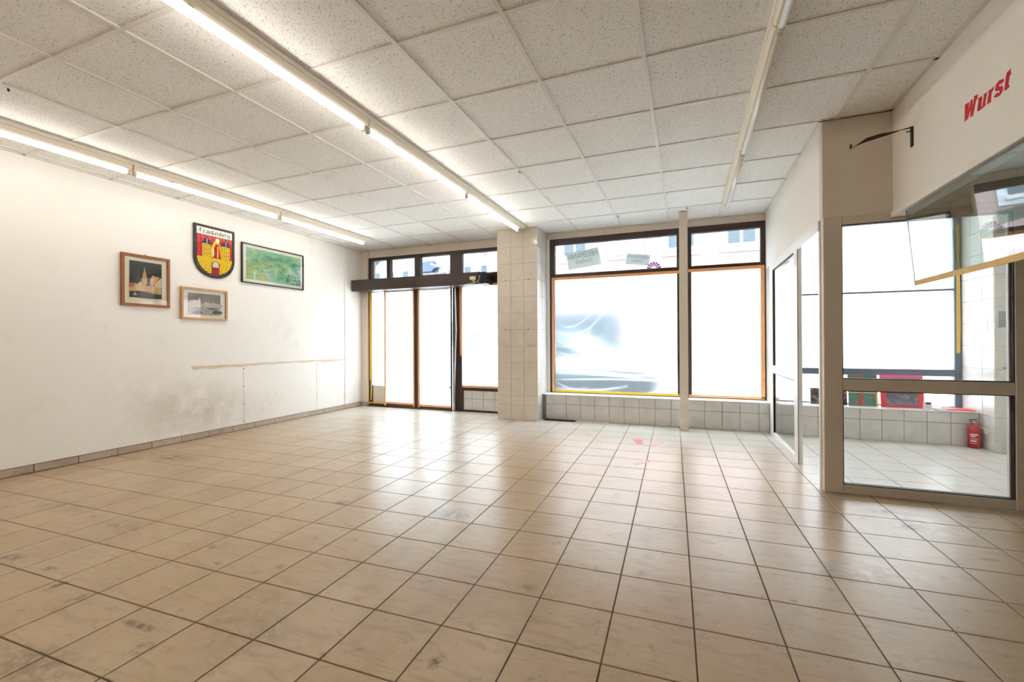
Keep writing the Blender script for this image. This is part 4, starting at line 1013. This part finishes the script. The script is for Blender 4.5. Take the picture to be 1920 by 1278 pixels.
# ================================================================== FOOTPRINT STICKERS
def foot(u, v, ang, s, mat, label):
    c = on_z(u, v, 0.0004); r = empty('footprint_sticker', c); tag(r, label, 'sticker', 'footprint stickers on the floor')
    U = Vector((math.cos(ang), math.sin(ang), 0)); Vv = Vector((-math.sin(ang), math.cos(ang), 0))
    ball = [(.055 * math.cos(2 * math.pi * k / 14), .03 + .055 * math.sin(2 * math.pi * k / 14)) for k in range(14)]
    sole = [(-.03, -.13), (.03, -.13), (.042, -.10), (.035, -.04), (.056, .02), (.05, .075), (.0, .095), (-.045, .07), (-.055, .02), (-.03, -.05), (-.042, -.10)]
    mk('sole', *prism_vf([(a * s, b * s) for a, b in sole], c, U, Vv, (0, 0, 1), .0008), mat, r)
    for k, (a, b, rr) in enumerate(((-.042, .105, .018), (-.012, .122, .014), (.014, .120, .012), (.036, .108, .011), (.052, .09, .010))):
        mk('toe', *prism_vf([((a + rr * math.cos(2 * math.pi * j / 10)) * s, (b + rr * math.sin(2 * math.pi * j / 10)) * s) for j in range(10)], c, U, Vv, (0, 0, 1), .0008), mat, r)
foot(1197, 827.5, .25, .95, M['footred'], 'bright red footprint sticker on the floor in front of the parapet')
foot(1230, 830.5, -.35, .95, M['footpink'], 'pink footprint sticker right beside the bright red one')
foot(1202, 866, -.5, .8, M['footpale'], 'pale worn footprint sticker nearer to the camera')

# ================================================================== STREET OUTSIDE
stq = box('ground', -40, 30, 6.64, 45, -.3, -.16, M['street']); tag(stq, 'pale paved street outside the shop front', 'street', kind='structure')
pv2 = box('pavement', -40, 30, 6.64, 8.0, -.16, -.03, M['kerb']); tag(pv2, 'grey pavement strip directly outside the windows', 'pavement', kind='structure')
pk = empty('apartment_building', (3, 14, -.16)); tag(pk, 'salmon pink house with white framed windows across the street', 'building')
box('wall', -6.4, 14, 14, 18, -.16, 9.0, M['pink'], pk)
box('roof', -6.8, 14.4, 13.6, 18.4, 9.0, 9.3, M['roof'], pk)
for k in range(-2, 8):
    xc = -3.30 + 1.585 * (k); 
    if xc < -5.9: continue
    for zb in (3.66, 6.4):
        wv = box('window_surround', xc - .53, xc + .53, 13.96, 14.0, zb - .02, zb + 1.75, M['outw'], pk)
        box('window_sill', xc - .42, xc + .42, 13.88, 13.96, zb + .10, zb + .16, M['outw'], wv)
        for s in (-1, 1):
            box('pane', xc + s * .19 - .15, xc + s * .19 + .15, 13.945, 13.96, zb + .22, zb + 1.55, M['pane'] if (k + 2) % 3 else M['outw'], wv)
        if not (k + 2) % 3:
            for j in range(9): box('blind_slat', xc - .34, xc + .34, 13.935, 13.945, zb + .24 + .14 * j, zb + .255 + .14 * j, M['paperg'], wv)
box('shop_front', -5.0, -1.5, 13.95, 14.0, -.16, 2.3, M['shade'], pk)
for x0, x1, yb, za, lab, nm in ((-16.5, -8.4, 20.0, 8.0, 'white gabled house standing left of the pink house', 0), (-29, -17.0, 19.0, 6.6, 'cream house seen at the far left through the transoms', 1)):
    hb = empty('house', ((x0 + x1) / 2, yb, -.16)); tag(hb, lab, 'building')
    ev = 4.75 if nm == 0 else 5.6; ap = (x0 + x1) / 2
    mk('wall', *prism_vf([(x0, -.16), (x1, -.16), (x1, ev), (ap, za), (x0, ev)], (0, yb, 0), (1, 0, 0), (0, 0, 1), (0, 1, 0), 8), M['outw'] if nm == 0 else M['cream'], hb)
    for (xa, xb_) in ((x0 - .4, ap), (x1 + .4, ap)):
        s = (za - ev) / (ap - x1 if xa > ap else x0 - ap) * 1.0
        zA = za - abs(xa - ap) * (za - ev) / abs(x1 - ap)
        mk('roof_slope', *prism_vf([(xa, zA), (xb_, za), (xb_, za + .25), (xa, zA + .25)], (0, yb - .4, 0), (1, 0, 0), (0, 0, 1), (0, 1, 0), 8.8), M['roof'], hb)
    for k in range(8 if nm == 0 else 6):
        for z in (1.2, 3.9):
            xx = x1 - .85 - (k * .92 if nm == 0 else k * 1.8)
            if xx - .3 < x0: continue
            wv = box('window_surround', xx - .26, xx + .26, yb - .05, yb, z - .1, z + 1.12, M['outw'], hb); box('pane', xx - .17, xx + .17, yb - .07, yb - .05, z, z + 1.0, M['pane'], wv)
aw = bpy.data.objects['house']
mk('awning_panel', *prism_vf([(-12.75, 4.75), (-12.1, 4.75), (-11.95, 4.9), (-11.5, 4.98), (-11.95, 5.08), (-12.05, 5.3), (-12.75, 5.25)], (0, 19.99, 0), (1, 0, 0), (0, 0, 1), (0, -1, 0), .3), M['blueg'], aw)
box('awning_rail', -12.8, -11.4, 19.7, 19.99, 4.6, 4.66, M['roof'], aw)
# parked car
car = empty('parked_car', (-2.6, 10.0, -.16)); tag(car, 'silver parked car blurred behind the window film', 'car')
bod = [(-4.9, .05), (-.55, .05), (-.40, .25), (-.42, .52), (-.75, .66), (-1.55, .74), (-2.25, 1.18), (-3.9, 1.22), (-4.65, .82), (-4.98, .70), (-5.0, .25)]
mk('body', *prism_vf(bod, (0, 9.2, 0), (1, 0, 0), (0, 0, 1), (0, 1, 0), 1.7), M['carp'], car)
mk('side_window', *prism_vf([(-1.75, .76), (-2.32, 1.12), (-3.85, 1.15), (-4.4, .82), (-4.4, .76)], (0, 9.2, 0), (1, 0, 0), (0, 0, 1), (0, -1, 0), .01), M['shade'], car)
mk('sill_panel', *prism_vf([(-4.9, .05), (-.5, .05), (-.42, .53), (-4.98, .53)], (0, 9.2, 0), (1, 0, 0), (0, 0, 1), (0, -1, 0), .015), M['shade'], car)
for x in (-1.25, -4.15):
    for y in (9.17, 10.73): mk('wheel', *tube_vf([(x, y, .14), (x, y + .2, .14)], .30, 20), M['tyre'], car)
